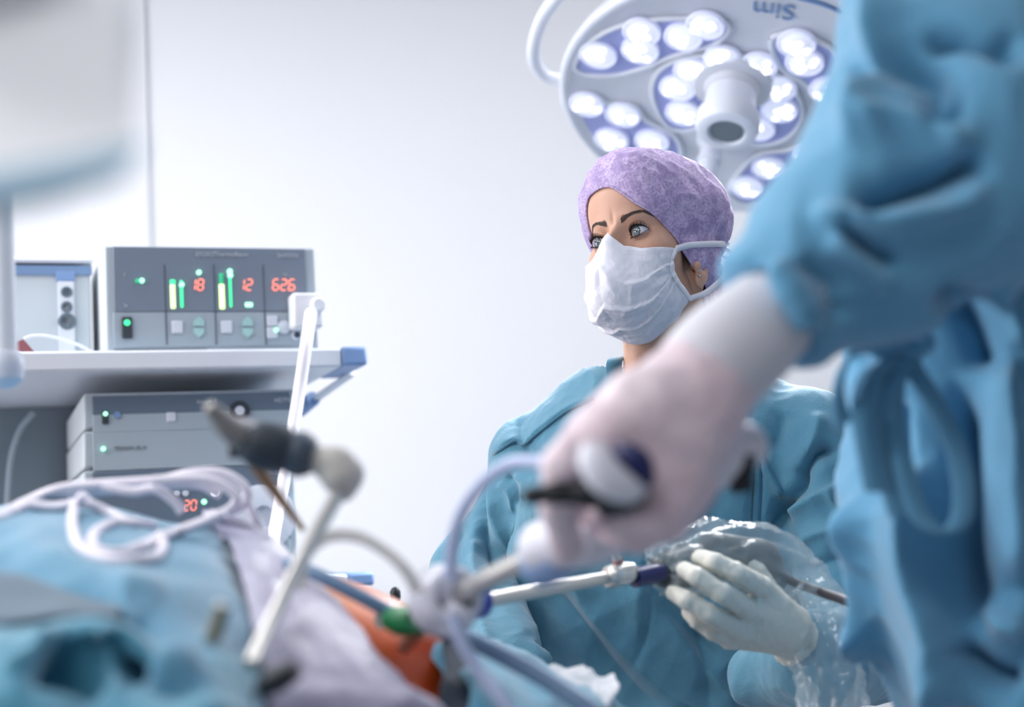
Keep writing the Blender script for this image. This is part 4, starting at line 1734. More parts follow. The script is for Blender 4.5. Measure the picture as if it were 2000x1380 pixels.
lo = np.array([WRI[0] - .08, .62, .22])
hi = np.array([SH[0] + .54, 1.46, SH[2] + .14])
sv, sf = nets(g2f, lo, hi, .0075, 1)
sv, sf = subdiv(sv, sf)
sn = vnormals(sv, sf)
sv = sv + sn * (crumple(sv, .011, .30, 41, (1, .7, .6)) + crumple(sv, .0034, .13, 44))[:, None]
SF = [
    ([(1660, 400), (1760, 370), (1860, 350), (1930, 300)], 26, -.024),
    ([(1580, 420), (1700, 430), (1830, 410), (1940, 350)], 26, .014),
    ([(1800, 230), (1850, 215), (1890, 210)], 26, -.016),
    ([(1660, 160), (1740, 130), (1820, 150), (1800, 200)], 32, -.018),
    ([(1680, 260), (1760, 240), (1850, 260), (1900, 300)], 26, .014),
    ([(1800, 80), (1870, 72), (1950, 80), (2000, 70)], 14, -.018),
    ([(1930, 90), (1975, 105), (2000, 90)], 12, -.014),
    ([(1640, 440), (1700, 490), (1760, 520)], 16, -.014),
    ([(1620, 460), (1690, 520), (1740, 560)], 16, .012),
    ([(1478, 530), (1510, 590), (1550, 650)], 14, -.012),
    ([(1510, 510), (1560, 570), (1600, 640)], 18, .012),
    ([(1560, 500), (1620, 560), (1640, 640)], 18, -.010),
    ([(1650, 300), (1700, 180), (1720, 60), (1740, -60)], 30, .018),
    ([(1680, 960), (1700, 1100), (1690, 1400)], 30, .022, 1),
    ([(1800, 900), (1810, 1100), (1850, 1250), (1880, 1400)], 26, .030, 1),
    ([(1870, 740), (1880, 900), (1890, 1100), (1930, 1250)], 34, -.035),
    ([(1900, 1180), (1960, 1215), (2010, 1230)], 28, .024),
    ([(1860, 1260), (1930, 1310), (2000, 1330)], 20, -.026),
    ([(1975, 700), (1990, 900), (2000, 1150)], 22, .024, 1),
    ([(1740, 760), (1745, 900), (1760, 1000)], 22, -.018),
    ([(1640, 700), (1700, 720), (1760, 700)], 18, -.014),
    ([(1850, 560), (1900, 640), (1930, 720)], 26, -.022),
    ([(1940, 560), (1980, 620), (2000, 680)], 24, .014),
]
sv = fold(sv, sn, [(q[0], q[1], q[2] * 1.45) + tuple(q[3:]) for q in SF])
gown2 = obj('gown', sv, sf, m_gown2, surg)
# knot and ties at the waist
KN = P(1758, 690, 1.02)


def strip(name, pts, w=.017, wd=None):
    return ribbon_obj(name, [P(*q) for q in pts], _r * .9 + _u * .3 if wd is None else wd, w, m_gown2, gown2, .0025)


v_, f_ = nets(lambda p: smin(ell(p, KN, (.014, .012, .018)), smin(ell(p, KN + _r * .012 + _u * .006, (.012, .012, .012)), ell(p, KN - _r * .010 - _u * .006, (.012, .011, .013)), .004), .004), KN - .05, KN + .05, .003)
v_ = v_ + vnormals(v_, f_) * crumple(v_, .003, .03, 3)[:, None]
obj('knot', v_, f_, m_gown2, gown2)
strip('tie_loop', [(1758, 700, 1.01), (1745, 790, .995), (1762, 900, .985), (1792, 1000, .985), (1842, 1040, .985), (1880, 1005, .985), (1876, 910, .985), (1838, 810, .99), (1775, 705, 1.01)], .015, _r)
strip('tie_loop', [(1750, 695, 1.01), (1700, 672, 1.0), (1655, 700, .995), (1636, 760, .99), (1645, 820, .99), (1672, 800, .99), (1690, 740, .995), (1745, 700, 1.01)], .016, _u * .8 + _r * .6)
strip('tie_end', [(1752, 700, 1.01), (1705, 730, 1.0), (1690, 800, .99), (1700, 880, .985), (1716, 960, .985)], .020, _r)
strip('tie_end', [(1770, 700, 1.01), (1735, 770, .995), (1730, 850, .99), (1745, 950, .99), (1760, 1010, .99)], .018, _r)
# white cuff and glove
CE = P(1375, 722, .905)
ax = nrm(CE - WRI)
MB().tube([WRI - ax * .03, WRI + ax * .01, P(1455, 662, .915), P(1405, 706, .908), P(1372, 745, .904)], [.028, .032, .0350, .0355, .0345], 32).build('knit_cuff', m_cuff, surg)
G = [
    ([P(1350, 765, .895), P(1262, 800, .880), P(1180, 842, .868)], [.030, .026, .019]),
    ([P(1350, 790, .900), P(1315, 870, .880), P(1285, 925, .872)], [.028, .024, .020]),
    ([P(1340, 790, .895), P(1230, 850, .880), P(1150, 880, .872)], [.028, .024, .018]),
    ([P(1365, 790, .905), P(1335, 870, .885), P(1322, 940, .876)], [.024, .020, .016]),
    ([P(1335, 800, .90), P(1270, 850, .895), P(1240, 900, .895)], [.028, .026, .02]),
]
FG = [
    ([P(1150, 866, .868), P(1102, 905, .855), P(1090, 985, .862), P(1108, 1072, .885)], [.0165, .0135, .0120, .0105]),
    ([P(1178, 850, .872), P(1128, 880, .878), P(1118, 950, .892), P(1160, 1005, .90)], [.0165, .0135, .0115, .010]),
    ([P(1335, 945, .876), P(1290, 1000, .862), P(1225, 1018, .870), P(1180, 1000, .885)], [.0160, .0130, .0115, .0100]),
    ([P(1355, 950, .880), P(1305, 1025, .882), P(1240, 1050, .888), P(1195, 1040, .90)], [.0150, .0115, .0100, .0090]),
    ([P(1300, 850, .91), P(1250, 900, .925), P(1215, 950, .925), P(1195, 985, .92)], [.0170, .0135, .0120, .0100]),
]
v_, f_ = glove_mesh(G, FG, [([P(1420, 692, .911), P(1395, 722, .906), P(1362, 760, .90)], [.0270, .0300, .0320])], h=.0021, kp=.016)
v_ = lapl(v_, f_, 5)
v_ = v_ + vnormals(v_, f_) * crumple(v_, .0012, .03, 71)[:, None]
obj('glove', v_, f_, m_glove2, surg)
# other hand, resting low in front of the body
h0 = SH + np.array([.15, -.22, -.42])
hd_ = nrm(SH + np.array([.15, -.22, -.42]) - (SH + np.array([.40, .0, -.32])))
hs_ = nrm(np.cross(hd_, Z0))
hu_ = np.cross(hs_, hd_)


def hq(a, b, c):
    return h0 + hd_ * a + hs_ * b + hu_ * c


fo = [([hq(.125, o, .0), hq(.125 + l * .45, o * 1.15, -.012), hq(.125 + l * .75, o * 1.2, -.032), hq(.125 + l * .92, o * 1.2, -.052)], [.0105, .0095, .0088, .0076]) for o, l in ((-.030, .075), (-.010, .085), (.010, .080), (.029, .062))]
fo.append(([hq(.07, .030, -.012), hq(.10, .052, -.024), hq(.125, .060, -.034)], [.014, .011, .0088]))
v_, f_ = glove_mesh([([hq(.05, o * .5, 0), hq(.125, o, 0)], [.018, .0125]) for o in (-.030, -.010, .010, .029)], fo, [([hq(-.02, 0, 0), hq(.06, 0, 0)], [.036, .024])], h=.0024)
v_ = lapl(v_, f_, 2)
obj('glove', v_, f_, m_glove2, surg)
# body inside the clothes: head and neck above the frame, legs below
HD = SH + np.array([.17, .02, .26])


def b2(p):
    d = ell(p, HD, (.078, .100, .120))
    d = smin(d, ell(p, HD + np.array([-.01, -.04, -.05]), (.055, .06, .07)), .02)
    d = smin(d, ell(p, HD + np.array([-.02, -.112, -.02]), (.012, .016, .024)), .01)
    for s_ in (-1, 1):
        d = smin(d, ell(p, HD + np.array([s_ * .082, .01, -.01]), (.010, .018, .030)), .006)
    d = smin(d, cap(p, HD + np.array([0, .02, -.08]), HD + np.array([.01, .05, -.24]), .055, .065), .02)
    return smin(d, ell(p, TC * (1, 1, 0) + np.array([0, .0, SH[2] - .14]), (.12, .09, .20)), .05)


v_, f_ = nets(b2, (HD[0] - .26, HD[1] - .2, SH[2] - .36), (HD[0] + .26, HD[1] + .24, HD[2] + .14), .007)
bd2 = obj('body', v_, f_, m_skin, surg)
v_, f_ = nets(lambda p: smax(ell(p, HD + np.array([0, .01, .02]), (.088, .112, .122)), -(p[..., 2] - HD[2] - .01 - .5 * (HD[1] - p[..., 1]) * -1), .01), HD - .16, HD + .17, .006)
obj('cap', v_, f_, m_cap, surg)
MB().tube([HD + np.array([-.055, -.075, -.045]), HD + np.array([-.01, -.118, -.045]), HD + np.array([.045, -.08, -.045])], [.03, .045, .03], 18).build('face_mask', m_mask, surg)
for sx in (-1, 1):
    MB().tube([(TC[0] + sx * .08, TC[1], .7), (TC[0] + sx * .085, TC[1], .4), (TC[0] + sx * .09, TC[1], .08)], [.07, .06, .052], 20).build('trouser_leg', m_trou, surg)
    v_, f_ = nets(lambda p: smax(cap(p, (TC[0] + sx * .09, TC[1] + .03, .05), (TC[0] + sx * .10, TC[1] - .17, .035), .046, .035), .002 - p[..., 2], .004), (TC[0] + sx * .09 - .08, TC[1] - .24, -.01), (TC[0] + sx * .09 + .08, TC[1] + .12, .16), .006)
    obj('clog', v_, f_, m_white, surg)
# ------------------------------------------------------------------ operating table and patient
m_drape = cloth_mat('blue_drape', (90, 144, 172), (70, 128, 158), .2, 5)
m_drape2 = cloth_mat('teal_drape', (78, 142, 168), (66, 128, 156), .2, 5)
m_steel = mat('brushed_steel', (188, 186, 182), .28, metal=.85)
m_steelw = mat('pale_steel', (206, 203, 198), .3, metal=.55)
m_black = mat('black_plastic', (28, 30, 36), .4)
m_pad = mat('black_table_pad', (40, 44, 50), .5)
tb = thing('operating_table', 'operating table with black pad and steel column under the blue drapes', 'operating table', (-.62, 1.30, 0))
mb = MB().box((0, 0, 0), X0, Y0, Z0, -1.55, .10, 1.06, 1.50, .84, .905); bevel(mb.build('pad', m_pad, tb), .02, 3)
mb = MB().box((0, 0, 0), X0, Y0, Z0, -1.50, .05, 1.09, 1.47, .79, .84); bevel(mb.build('table_frame', m_steel, tb), .006)
MB().lathe((-.62, 1.28, .05), Z0, [(0, .13), (.03, .13), (.04, .10), (.74, .10)], 32).build('column', m_steel, tb)
mb = MB().box((0, 0, 0), X0, Y0, Z0, -1.05, -.20, 1.12, 1.45, .001, .06); bevel(mb.build('base', m_steel, tb), .012)

# patient: belly, chest, head, all but the belly under drapes
BC = P(300, 1576, 1.22)
BR = np.array([.335, .155, .214])
pat = thing('person', 'person lying on the table, only the orange-stained belly bare between drapes and film', 'person', (BC[0], BC[1], .91))


def patf(p):
    d = ell(p, BC, BR)
    d = smin(d, cap(p, BC + np.array([-.1, .02, -.03]), BC + np.array([-.62, .03, -.0]), .135, .13), .06)
    d = smin(d, cap(p, BC + np.array([-.62, .03, .0]), BC + np.array([-.80, .03, .0]), .05, .05), .03)
    d = smin(d, ell(p, BC + np.array([-.90, .03, .02]), (.11, .075, .09)), .02)
    d = smin(d, ell(p, BC + np.array([-.88, .03, .11]), (.022, .012, .018)), .01)
    return smax(d, .907 - p[..., 2], .01)


v_, f_ = nets(patf, BC - np.array([1.05, .22, .26]), BC + np.array([.40, .26, .26]), .009)
m_belly = bpy.data.materials.new('iodine_stained_skin')
m_belly.use_nodes = True
nt = m_belly.node_tree
b = nt.nodes['Principled BSDF']
tc = nt.nodes.new('ShaderNodeTexCoord')
nz = nt.nodes.new('ShaderNodeTexNoise'); nz.inputs['Scale'].default_value = 9; nz.inputs['Detail'].default_value = 3
gr = nt.nodes.new('ShaderNodeSeparateXYZ')
nt.links.new(tc.outputs['Object'], nz.inputs['Vector']); nt.links.new(tc.outputs['Object'], gr.inputs[0])
ma = nt.nodes.new('ShaderNodeMath'); ma.operation = 'MULTIPLY_ADD'
nt.links.new(gr.outputs['X'], ma.inputs[0]); ma.inputs[1].default_value = 5.5; ma.inputs[2].default_value = -1.18
mb2 = nt.nodes.new('ShaderNodeMath'); mb2.operation = 'MULTIPLY_ADD'
nt.links.new(nz.outputs['Fac'], mb2.inputs[0]); mb2.inputs[1].default_value = .7; nt.links.new(ma.outputs[0], mb2.inputs[2])
cr = nt.nodes.new('ShaderNodeValToRGB')
cr.color_ramp.elements[0].position = .05; cr.color_ramp.elements[0].color = lin((208, 126, 62))
cr.color_ramp.elements[1].position = .75; cr.color_ramp.elements[1].color = lin((146, 38, 22))
e = cr.color_ramp.elements.new(.45); e.color = lin((206, 80, 28))
nt.links.new(mb2.outputs[0], cr.inputs['Fac']); nt.links.new(cr.outputs['Color'], b.inputs['Base Color'])
b.inputs['Roughness'].default_value = .35
obj('body', v_, f_, m_belly, pat)


def sheet(name, rows, m, parent=None, nu=10, nv=10, amp=.006, sc=.12, seed=1, folds_=None, t=.002, amp2=0):
    C = np.array([[P(*q) for q in r] for r in rows])
    G_ = grid_interp(C, nu, nv)
    R, K = G_.shape[:2]
    V = G_.reshape(-1, 3)
    F = grid_faces(R, K)
    N = vnormals(V, F)
    if (N @ _f).mean() > 0:
        F = F[:, ::-1]
        N = -N
    V = V + N * (crumple(V, amp, sc, seed))[:, None]
    if amp2:
        V = V + N * (crumple(V, amp2, sc * .3, seed + 3))[:, None]
    if folds_:
        V = fold(V, N, folds_)
    o = obj(name, V, F, m, parent)
    solid(o, t, -1)
    return o


# big drape over the near mound
dr = sheet('surgical_drape', [
    [(-260, 1080, 1.48), (-100, 1040, 1.48), (60, 1012, 1.46), (200, 1002, 1.44), (330, 1030, 1.40), (440, 1076, 1.34), (490, 1160, 1.28), (500, 1290, 1.20)],
    [(-260, 1040, 1.28), (-100, 1010, 1.27), (60, 988, 1.26), (200, 987, 1.25), (320, 1012, 1.24), (430, 1045, 1.22), (484, 1130, 1.17), (510, 1270, 1.10)],
    [(-260, 1060, 1.10), (-100, 1035, 1.10), (50, 1025, 1.10), (190, 1035, 1.10), (310, 1055, 1.10), (410, 1080, 1.10), (480, 1160, 1.06), (512, 1290, 1.02)],
    [(-260, 1150, .95), (-100, 1130, .95), (40, 1120, .95), (170, 1120, .96), (290, 1130, .97), (400, 1160, .98), (475, 1230, .97), (515, 1340, .96)],
    [(-260, 1260, .84), (-100, 1240, .84), (40, 1230, .85), (160, 1230, .86), (280, 1230, .87), (390, 1250, .88), (470, 1310, .88), (520, 1420, .90)],
    [(-260, 1400, .78), (-100, 1380, .78), (30, 1370, .78), (150, 1370, .79), (270, 1350, .78), (390, 1350, .77), (470, 1400, .79), (530, 1500, .84)],
    [(-280, 1700, .74), (-100, 1700, .74), (30, 1700, .74), (150, 1700, .74), (270, 1700, .73), (400, 1700, .72), (490, 1700, .75), (550, 1700, .80)],
    [(-300, 2300, .75), (-100, 2300, .75), (30, 2300, .75), (150, 2300, .75), (270, 2300, .74), (400, 2300, .73), (490, 2300, .75), (560, 2300, .80)],
], m_drape, amp=.006, sc=.26, seed=5, folds_=[
    ([(-60, 1150), (60, 1180), (160, 1195), (240, 1205)], 55, -.085),
    ([(-20, 1220), (80, 1200), (200, 1165), (260, 1150)], 22, .018, 1),
    ([(90, 1280), (160, 1300), (220, 1350)], 50, -.085),
    ([(205, 1230), (225, 1290), (240, 1360)], 12, .022),
    ([(235, 1220), (265, 1265), (285, 1310)], 32, -.060),
    ([(310, 1390), (340, 1310), (400, 1270), (450, 1290)], 26, .020),
    ([(0, 1060), (130, 1090), (250, 1140), (340, 1160)], 26, .016),
    ([(0, 1330), (60, 1300), (90, 1240)], 26, -.020)])
tag(dr, 'large light blue drape mounded over the patient at the left, cable coil lying on it', 'drape')
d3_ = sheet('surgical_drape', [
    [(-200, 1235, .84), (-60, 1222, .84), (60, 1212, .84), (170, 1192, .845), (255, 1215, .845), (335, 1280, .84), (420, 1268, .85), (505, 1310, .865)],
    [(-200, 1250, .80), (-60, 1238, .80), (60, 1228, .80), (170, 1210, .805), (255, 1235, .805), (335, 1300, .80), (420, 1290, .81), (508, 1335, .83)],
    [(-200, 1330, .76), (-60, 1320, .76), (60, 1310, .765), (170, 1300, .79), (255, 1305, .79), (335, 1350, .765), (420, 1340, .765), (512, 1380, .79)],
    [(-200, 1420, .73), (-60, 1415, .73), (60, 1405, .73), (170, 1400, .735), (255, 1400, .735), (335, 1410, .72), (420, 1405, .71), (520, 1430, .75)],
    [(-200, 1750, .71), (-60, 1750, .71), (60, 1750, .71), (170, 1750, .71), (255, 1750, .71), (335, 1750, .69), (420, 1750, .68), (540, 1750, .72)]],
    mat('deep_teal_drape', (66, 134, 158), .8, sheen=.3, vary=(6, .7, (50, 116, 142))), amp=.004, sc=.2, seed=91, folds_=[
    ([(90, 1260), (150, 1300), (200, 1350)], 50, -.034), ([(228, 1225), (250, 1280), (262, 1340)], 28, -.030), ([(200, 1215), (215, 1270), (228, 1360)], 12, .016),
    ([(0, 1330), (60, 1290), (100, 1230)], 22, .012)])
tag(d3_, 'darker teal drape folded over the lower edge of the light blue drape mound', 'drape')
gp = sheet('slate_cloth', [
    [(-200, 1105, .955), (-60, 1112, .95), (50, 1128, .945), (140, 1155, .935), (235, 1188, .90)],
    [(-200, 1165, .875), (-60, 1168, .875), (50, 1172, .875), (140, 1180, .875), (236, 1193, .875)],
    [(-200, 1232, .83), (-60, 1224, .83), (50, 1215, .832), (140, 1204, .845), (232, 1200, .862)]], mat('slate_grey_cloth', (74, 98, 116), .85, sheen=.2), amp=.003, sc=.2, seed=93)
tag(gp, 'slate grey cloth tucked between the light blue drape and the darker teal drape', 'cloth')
# translucent film between drape and belly
m_film = mat('lavender_film', (186, 184, 208), .42, spec=.5, alpha=.72, sheen=.2)
fm = sheet('adhesive_film', [
    [(395, 1000, 1.27), (440, 1000, 1.26), (490, 1020, 1.25), (540, 1055, 1.23), (590, 1100, 1.21)],
    [(440, 1050, 1.17), (480, 1060, 1.17), (525, 1080, 1.16), (585, 1115, 1.14), (640, 1160, 1.12)],
    [(470, 1120, 1.05), (510, 1120, 1.05), (560, 1150, 1.05), (630, 1180, 1.045), (700, 1220, 1.045)],
    [(490, 1200, .98), (540, 1200, .98), (600, 1220, .985), (680, 1240, .99), (748, 1282, 1.0)],
    [(515, 1290, .92), (570, 1290, .93), (640, 1300, .94), (720, 1310, .95), (800, 1345, .97)],
    [(530, 1400, .90), (590, 1400, .90), (670, 1400, .91), (760, 1400, .92), (880, 1400, .94)],
    [(540, 1700, .90), (590, 1700, .90), (670, 1700, .91), (790, 1700, .92), (930, 1700, .94)],
], m_film, nu=12, nv=14, amp=.0045, sc=.13, seed=15, t=.0006, amp2=.0008)
tag(fm, 'crumpled pale lavender film between the blue drape and the orange belly', 'plastic film')
# drape beyond the belly, right of the hole
dr2 = sheet('surgical_drape', [
    [(735, 1196, 1.36), (860, 1236, 1.34), (960, 1258, 1.36), (1070, 1298, 1.37), (1200, 1362, 1.38), (1330, 1450, 1.38)],
    [(748, 1206, 1.30), (868, 1243, 1.26), (955, 1262, 1.24), (1065, 1305, 1.24), (1190, 1372, 1.24), (1310, 1480, 1.24)],
    [(850, 1290, 1.18), (905, 1300, 1.12), (960, 1330, 1.10), (1050, 1380, 1.10), (1160, 1450, 1.12), (1270, 1540, 1.12)],
    [(868, 1400, 1.08), (915, 1405, 1.03), (960, 1430, 1.0), (1040, 1480, 1.0), (1140, 1560, 1.02), (1240, 1650, 1.02)],
    [(900, 2000, 1.06), (930, 2000, 1.02), (980, 2000, .99), (1060, 2000, .98), (1150, 2000, 1.0), (1250, 2000, 1.0)],
], m_drape2, amp=.008, seed=25, folds_=[([(884, 1262), (890, 1320), (880, 1400)], 16, -.02), ([(960, 1290), (1060, 1330), (1150, 1400)], 22, .012)])
tag(dr2, 'teal blue drape sloping down right of the belly, under the two hoses', 'drape')
dkc = sheet('navy_strip', [  # dark navy sheet filling the space between belly and drape
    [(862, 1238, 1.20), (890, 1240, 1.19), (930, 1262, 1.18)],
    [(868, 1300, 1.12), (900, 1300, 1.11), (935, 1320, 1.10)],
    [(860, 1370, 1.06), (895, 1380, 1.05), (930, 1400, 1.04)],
    [(850, 1600, 1.04), (890, 1600, 1.03), (925, 1600, 1.02)]], mat('dark_navy', (32, 46, 62), .7), amp=.004, seed=29, nu=8, nv=8)
tag(dkc, 'dark navy strip between the orange belly and the teal drape', 'drape')

# hoses across the field
m_hose_slate = mat('slate_blue_hose', (108, 136, 166), .4)
m_hose_lav = mat('lavender_hose', (178, 190, 220), .35, sss=.1)
h1 = tube_obj('hose', PS([(560, 1100, 1.12), (620, 1122, 1.10), (700, 1162, 1.09), (770, 1198, 1.09), (850, 1226, 1.09), (920, 1250, 1.07), (1000, 1290, 1.05), (1080, 1335, 1.03), (1160, 1390, 1.01), (1260, 1480, 1.0)]), [.0052, .0054, .0056, .0058, .0064, .0068, .0070, .0070, .0070, .0070], m_hose_slate)
tag(h1, 'thick slate blue hose running along the belly edge and down to the right', 'hose')
h2 = tube_obj('hose', PS([(1120, 915, .93), (1065, 904, .95), (1000, 904, .97), (945, 940, .985), (902, 1000, .995), (883, 1065, 1.0), (880, 1130, 1.0)]), .0047, m_hose_lav)
tag(h2, 'lavender hose arching up from the white port into the glove', 'hose')
h3 = tube_obj('hose', PS([(884, 1200, .99), (900, 1250, .985), (935, 1310, .98), (985, 1370, .97), (1040, 1460, .96)]), .0047, m_hose_lav)
tag(h3, 'lavender hose hanging down from the white port over the teal drape', 'hose')
h4 = tube_obj('tube', PS([(585, 1150, .98), (596, 1085, .99), (640, 1048, 1.0), (700, 1048, 1.0), (752, 1075, 1.0), (790, 1110, 1.0), (815, 1150, 1.01)]), [.0045, .0046, .0046, .0046, .0046, .0046, .0046], mat('clear_tubing', (222, 220, 214), .2, spec=.7, alpha=.62))
tag(h4, 'clear tube arching from the long shaft into the white port', 'tube')

# white port with green seal
m_port = mat('white_port_plastic', (226, 226, 236), .4, sss=.1)
pa = nrm(P(885, 1165, 1.03) - P(1040, 1088, .97))
PC = P(886, 1166, 1.015)
pa = nrm(pa + _f * .9)
tr = thing('trocar', 'white port with green seal set into the belly, taking the grey shaft', 'trocar', P(850, 1230, 1.05))
MB().lathe(PC, pa, [(.004, .0115), (-.005, .0135), (-.007, .0170), (-.005, .0210), (.003, .0230), (.012, .0250), (.026, .0265), (.038, .021), (.048, .013)], 36, False, True).build('seal_housing', m_port, tr)
MB().lathe(PC + pa * .002, pa, [(0, .0128), (.004, .011)], 30, True, True).build('seal', mat('dark_seal', (64, 66, 74), .6), tr)
MB().tube(PS([(845, 1128, 1.02), (850, 1150, 1.03), (856, 1190, 1.035)]), [.010, .016, .015], 20).build('body', m_port, tr)
MB().tube(PS([(862, 1120, 1.02), (872, 1142, 1.02), (880, 1160, 1.025)]), [.010, .012, .013], 20).build('stopcock', m_port, tr)
MB().tube(PS([(905, 1180, 1.015), (890, 1205, 1.015), (868, 1215, 1.02)]), [.012, .013, .011], 20).build('side_port', m_port, tr)
m_green = mat('green_seal', (12, 118, 66), .3, alpha=1)
MB().tube(PS([(812, 1210, 1.05), (785, 1212, 1.06), (762, 1208, 1.07)]), [.0105, .0115, .0085], 24).build('green_seal', m_green, tr)
MB().tube(PS([(800, 1222, 1.04), (835, 1228, 1.035)]), [.0055, .0045], 16).build('green_tab', mat('dark_green', (16, 104, 64), .35), tr)
MB().tube([PC + pa * .040, P(820, 1225, 1.08), P(790, 1262, 1.13)], [.006, .006, .006], 16).build('cannula', m_steel, tr)
bk = MB().lathe(P(920, 1176, 1.22), nrm(P(1190, 1128, 1.40) - P(925, 1176, 1.24)), [(-.03, .010), (0, .0115), (.004, .0145), (.012, .0145), (.013, .010)], 28).build('trocar', mat('royal_blue_ring', (60, 74, 160), .4))
tag(bk, 'blue ringed second port behind the white port, holding the bright steel scope', 'trocar')

# endoscope with wrapped camera
en = thing('endoscope', 'steel endoscope with light post and navy coupler, running into the wrapped camera', 'endoscope', P(1210, 1150, 1.42))
ea, eb = P(925, 1177, 1.235), P(1188, 1127, 1.405)
ed = nrm(eb - ea)
MB().tube([ea - ed * .12, ea, eb], .0066, 24, smooth=False).build('shaft', m_steelw, en)
MB().lathe(eb - ed * .002, ed, [(0, .009), (.006, .0115), (.014, .0115), (.016, .009), (.022, .0095)], 28).build('collar', m_steelw, en)
hb_ = P(1214, 1120, 1.41)
v_, f_ = nets(lambda p: smin(ell(p, hb_, (.0145, .0105, .0115)), cap(p, hb_ - ed * .01, hb_ + ed * .014, .0105, .0105), .004), hb_ - .035, hb_ + .035, .0018)
obj('scope_body', v_, f_, m_steelw, en)
post = [P(1210, 1108, 1.405), P(1203, 1085, 1.40), P(1196, 1064, 1.395)]
lpst = MB().tube(post, [.0048, .0042, .0042], 18, smooth=False).build('light_post', m_steelw, en)
MB().lathe(P(1206, 1094, 1.4027), nrm(post[2] - post[0]), [(-.0012, .0052), (.0012, .0052)], 18).build('red_ring', mat('red_ring', (170, 50, 40), .4), lpst)
MB().tube([P(1238, 1128, 1.42), P(1262, 1123, 1.432), P(1292, 1117, 1.447)], [.0098, .0100, .0092], 26, smooth=False).build('coupler', mat('navy_coupler', (24, 34, 92), .35), en)
ch = thing('camera_head', 'grey camera head in a clear plastic sleeve, held by the cream glove', 'camera', P(1400, 1130, 1.49))
m_grey = mat('grey_camera_plastic', (66, 74, 78), .3)
v_, f_ = nets(lambda p: smin(cap(p, P(1300, 1112, 1.46), P(1340, 1104, 1.475), .019, .023), smin(cap(p, P(1395, 1082, 1.495), P(1480, 1098, 1.53), .024, .025), cap(p, P(1480, 1100, 1.53), P(1520, 1130, 1.55), .022, .012), .012), .014), P(1380, 1095, 1.5) - .12, P(1430, 1110, 1.5) + .12, .003)
obj('housing', v_, f_, m_grey, ch)
MB().lathe(P(1330, 1084, 1.465), _u, [(0, .006), (.006, .0055)], 16).build('button', mat('navy_button', (36, 44, 96), .4), ch)
cb = tube_obj('cable', PS([(1510, 1120, 1.545), (1560, 1140, 1.54), (1610, 1158, 1.50), (1650, 1172, 1.45), (1700, 1200, 1.40), (1760, 1300, 1.38)]), .0052, mat('dark_cable', (60, 56, 62), .5))
tag(cb, 'dark camera cable leading right out of the clear sleeve', 'cable')
# sleeve
m_clear = mat('clear_sleeve', (214, 226, 230), .10, spec=1.0, alpha=.24, coat=1.0)
st_ = [(1288, 1118, 1.435), (1302, 1112, 1.445), (1345, 1100, 1.47), (1400, 1088, 1.50), (1470, 1098, 1.53), (1530, 1150, 1.55), (1580, 1215, 1.53), (1610, 1290, 1.50), (1625, 1370, 1.48), (1630, 1480, 1.46)]
rd = [.014, .025, .031, .036, .040, .044, .040, .034, .030, .03]
V, F = tube_mesh(PS(st_), rd, 64, False, True, 12)
V = np.array(V); F = np.array(F)
N = vnormals(V, F)
if np.sum((V - V.mean(0)) * N) < 0:
    F = F[:, ::-1]
    N = -N
_i = np.arange(len(V)) // 64
_a = (np.arange(len(V)) % 64) / 64 * 2 * math.pi
_q = np.stack([np.cos(_a + _i * .01) * .04, np.sin(_a + _i * .01) * .04, _i * .0016], 1)
V = V + N * (crumple(_q, .010, .05, 51, (1, 1, .45)) + crumple(_q, .0030, .018, 52, (1, 1, .35)) + crumple(V, .0028, .024, 53))[:, None]
sl = obj('plastic_sleeve', V, F, m_clear, None)
tag(sl, 'crinkled clear plastic sleeve over the camera head and cream glove, trailing down', 'plastic sleeve')

# ------------------------------------------------------------------ hand instrument of the close person
ins2 = thing('grasper', 'laparoscopic instrument with white handle and black lever, held by the white glove', 'surgical instrument', P(1150, 1090, .92))
sa, sb = P(1050, 1083, .955), P(888, 1163, 1.02)
MB().tube([sa - nrm(sb - sa) * .01, sb + nrm(sb - sa) * .012], .0076, 24, smooth=False).build('shaft', m_steelw, ins2)
v_, f_ = nets(lambda p: smin(smin(cap(p, P(1064, 1070, .945), P(1150, 1038, .925), .0185, .0195), cap(p, P(1150, 1038, .925), P(1290, 985, .925), .0205, .016), .012), smin(cap(p, P(1290, 985, .925), P(1400, 890, .93), .015, .018), cap(p, P(1400, 890, .93), P(1454, 872, .935), .018, .016), .01), .012), P(1250, 970, .93) - .13, P(1250, 970, .93) + .13, .0026)
obj('handle', v_, f_, m_port, ins2)
MB().lathe(P(1066, 1092, .948), nrm(sb - sa), [(-.016, .0165), (0, .0175), (.008, .0170), (.009, .012)], 28).build('rotation_ring', mat('pale_blue_ring', (150, 176, 220), .4), ins2)
MB().tube(PS([(1450, 885, .925), (1446, 930, .925), (1452, 960, .925)]), [.0095, .0090, .0075], 16).build('hook', m_black, ins2)
v_, f_ = nets(lambda p: smin(chain(p, PS([(1036, 968, .845), (1090, 962, .845), (1150, 962, .845), (1200, 950, .85)]), [.0060, .0055, .0080, .0185], .006), chain(p, PS([(1200, 950, .85), (1225, 965, .86), (1195, 985, .87)]), [.012, .010, .010], .006), .006), P(1130, 960, .855) - .06, P(1130, 960, .855) + .06, .0022)
obj('lever', v_, f_, m_black, ins2)
MB().tube(PS([(1160, 874, .828), (1164, 902, .823), (1188, 934, .822), (1228, 956, .826), (1256, 956, .832)]), [.0085, .0105, .0110, .0085, .004], 20, squash=(1, .8)).build('ring_handle', m_port, ins2)
MB().tube(PS([(1208, 876, .840), (1232, 888, .832), (1254, 912, .830), (1266, 942, .834)]), [.005, .0085, .0088, .005], 18, squash=(1, .8)).build('navy_insert', mat('navy_insert', (22, 30, 84), .4), ins2)

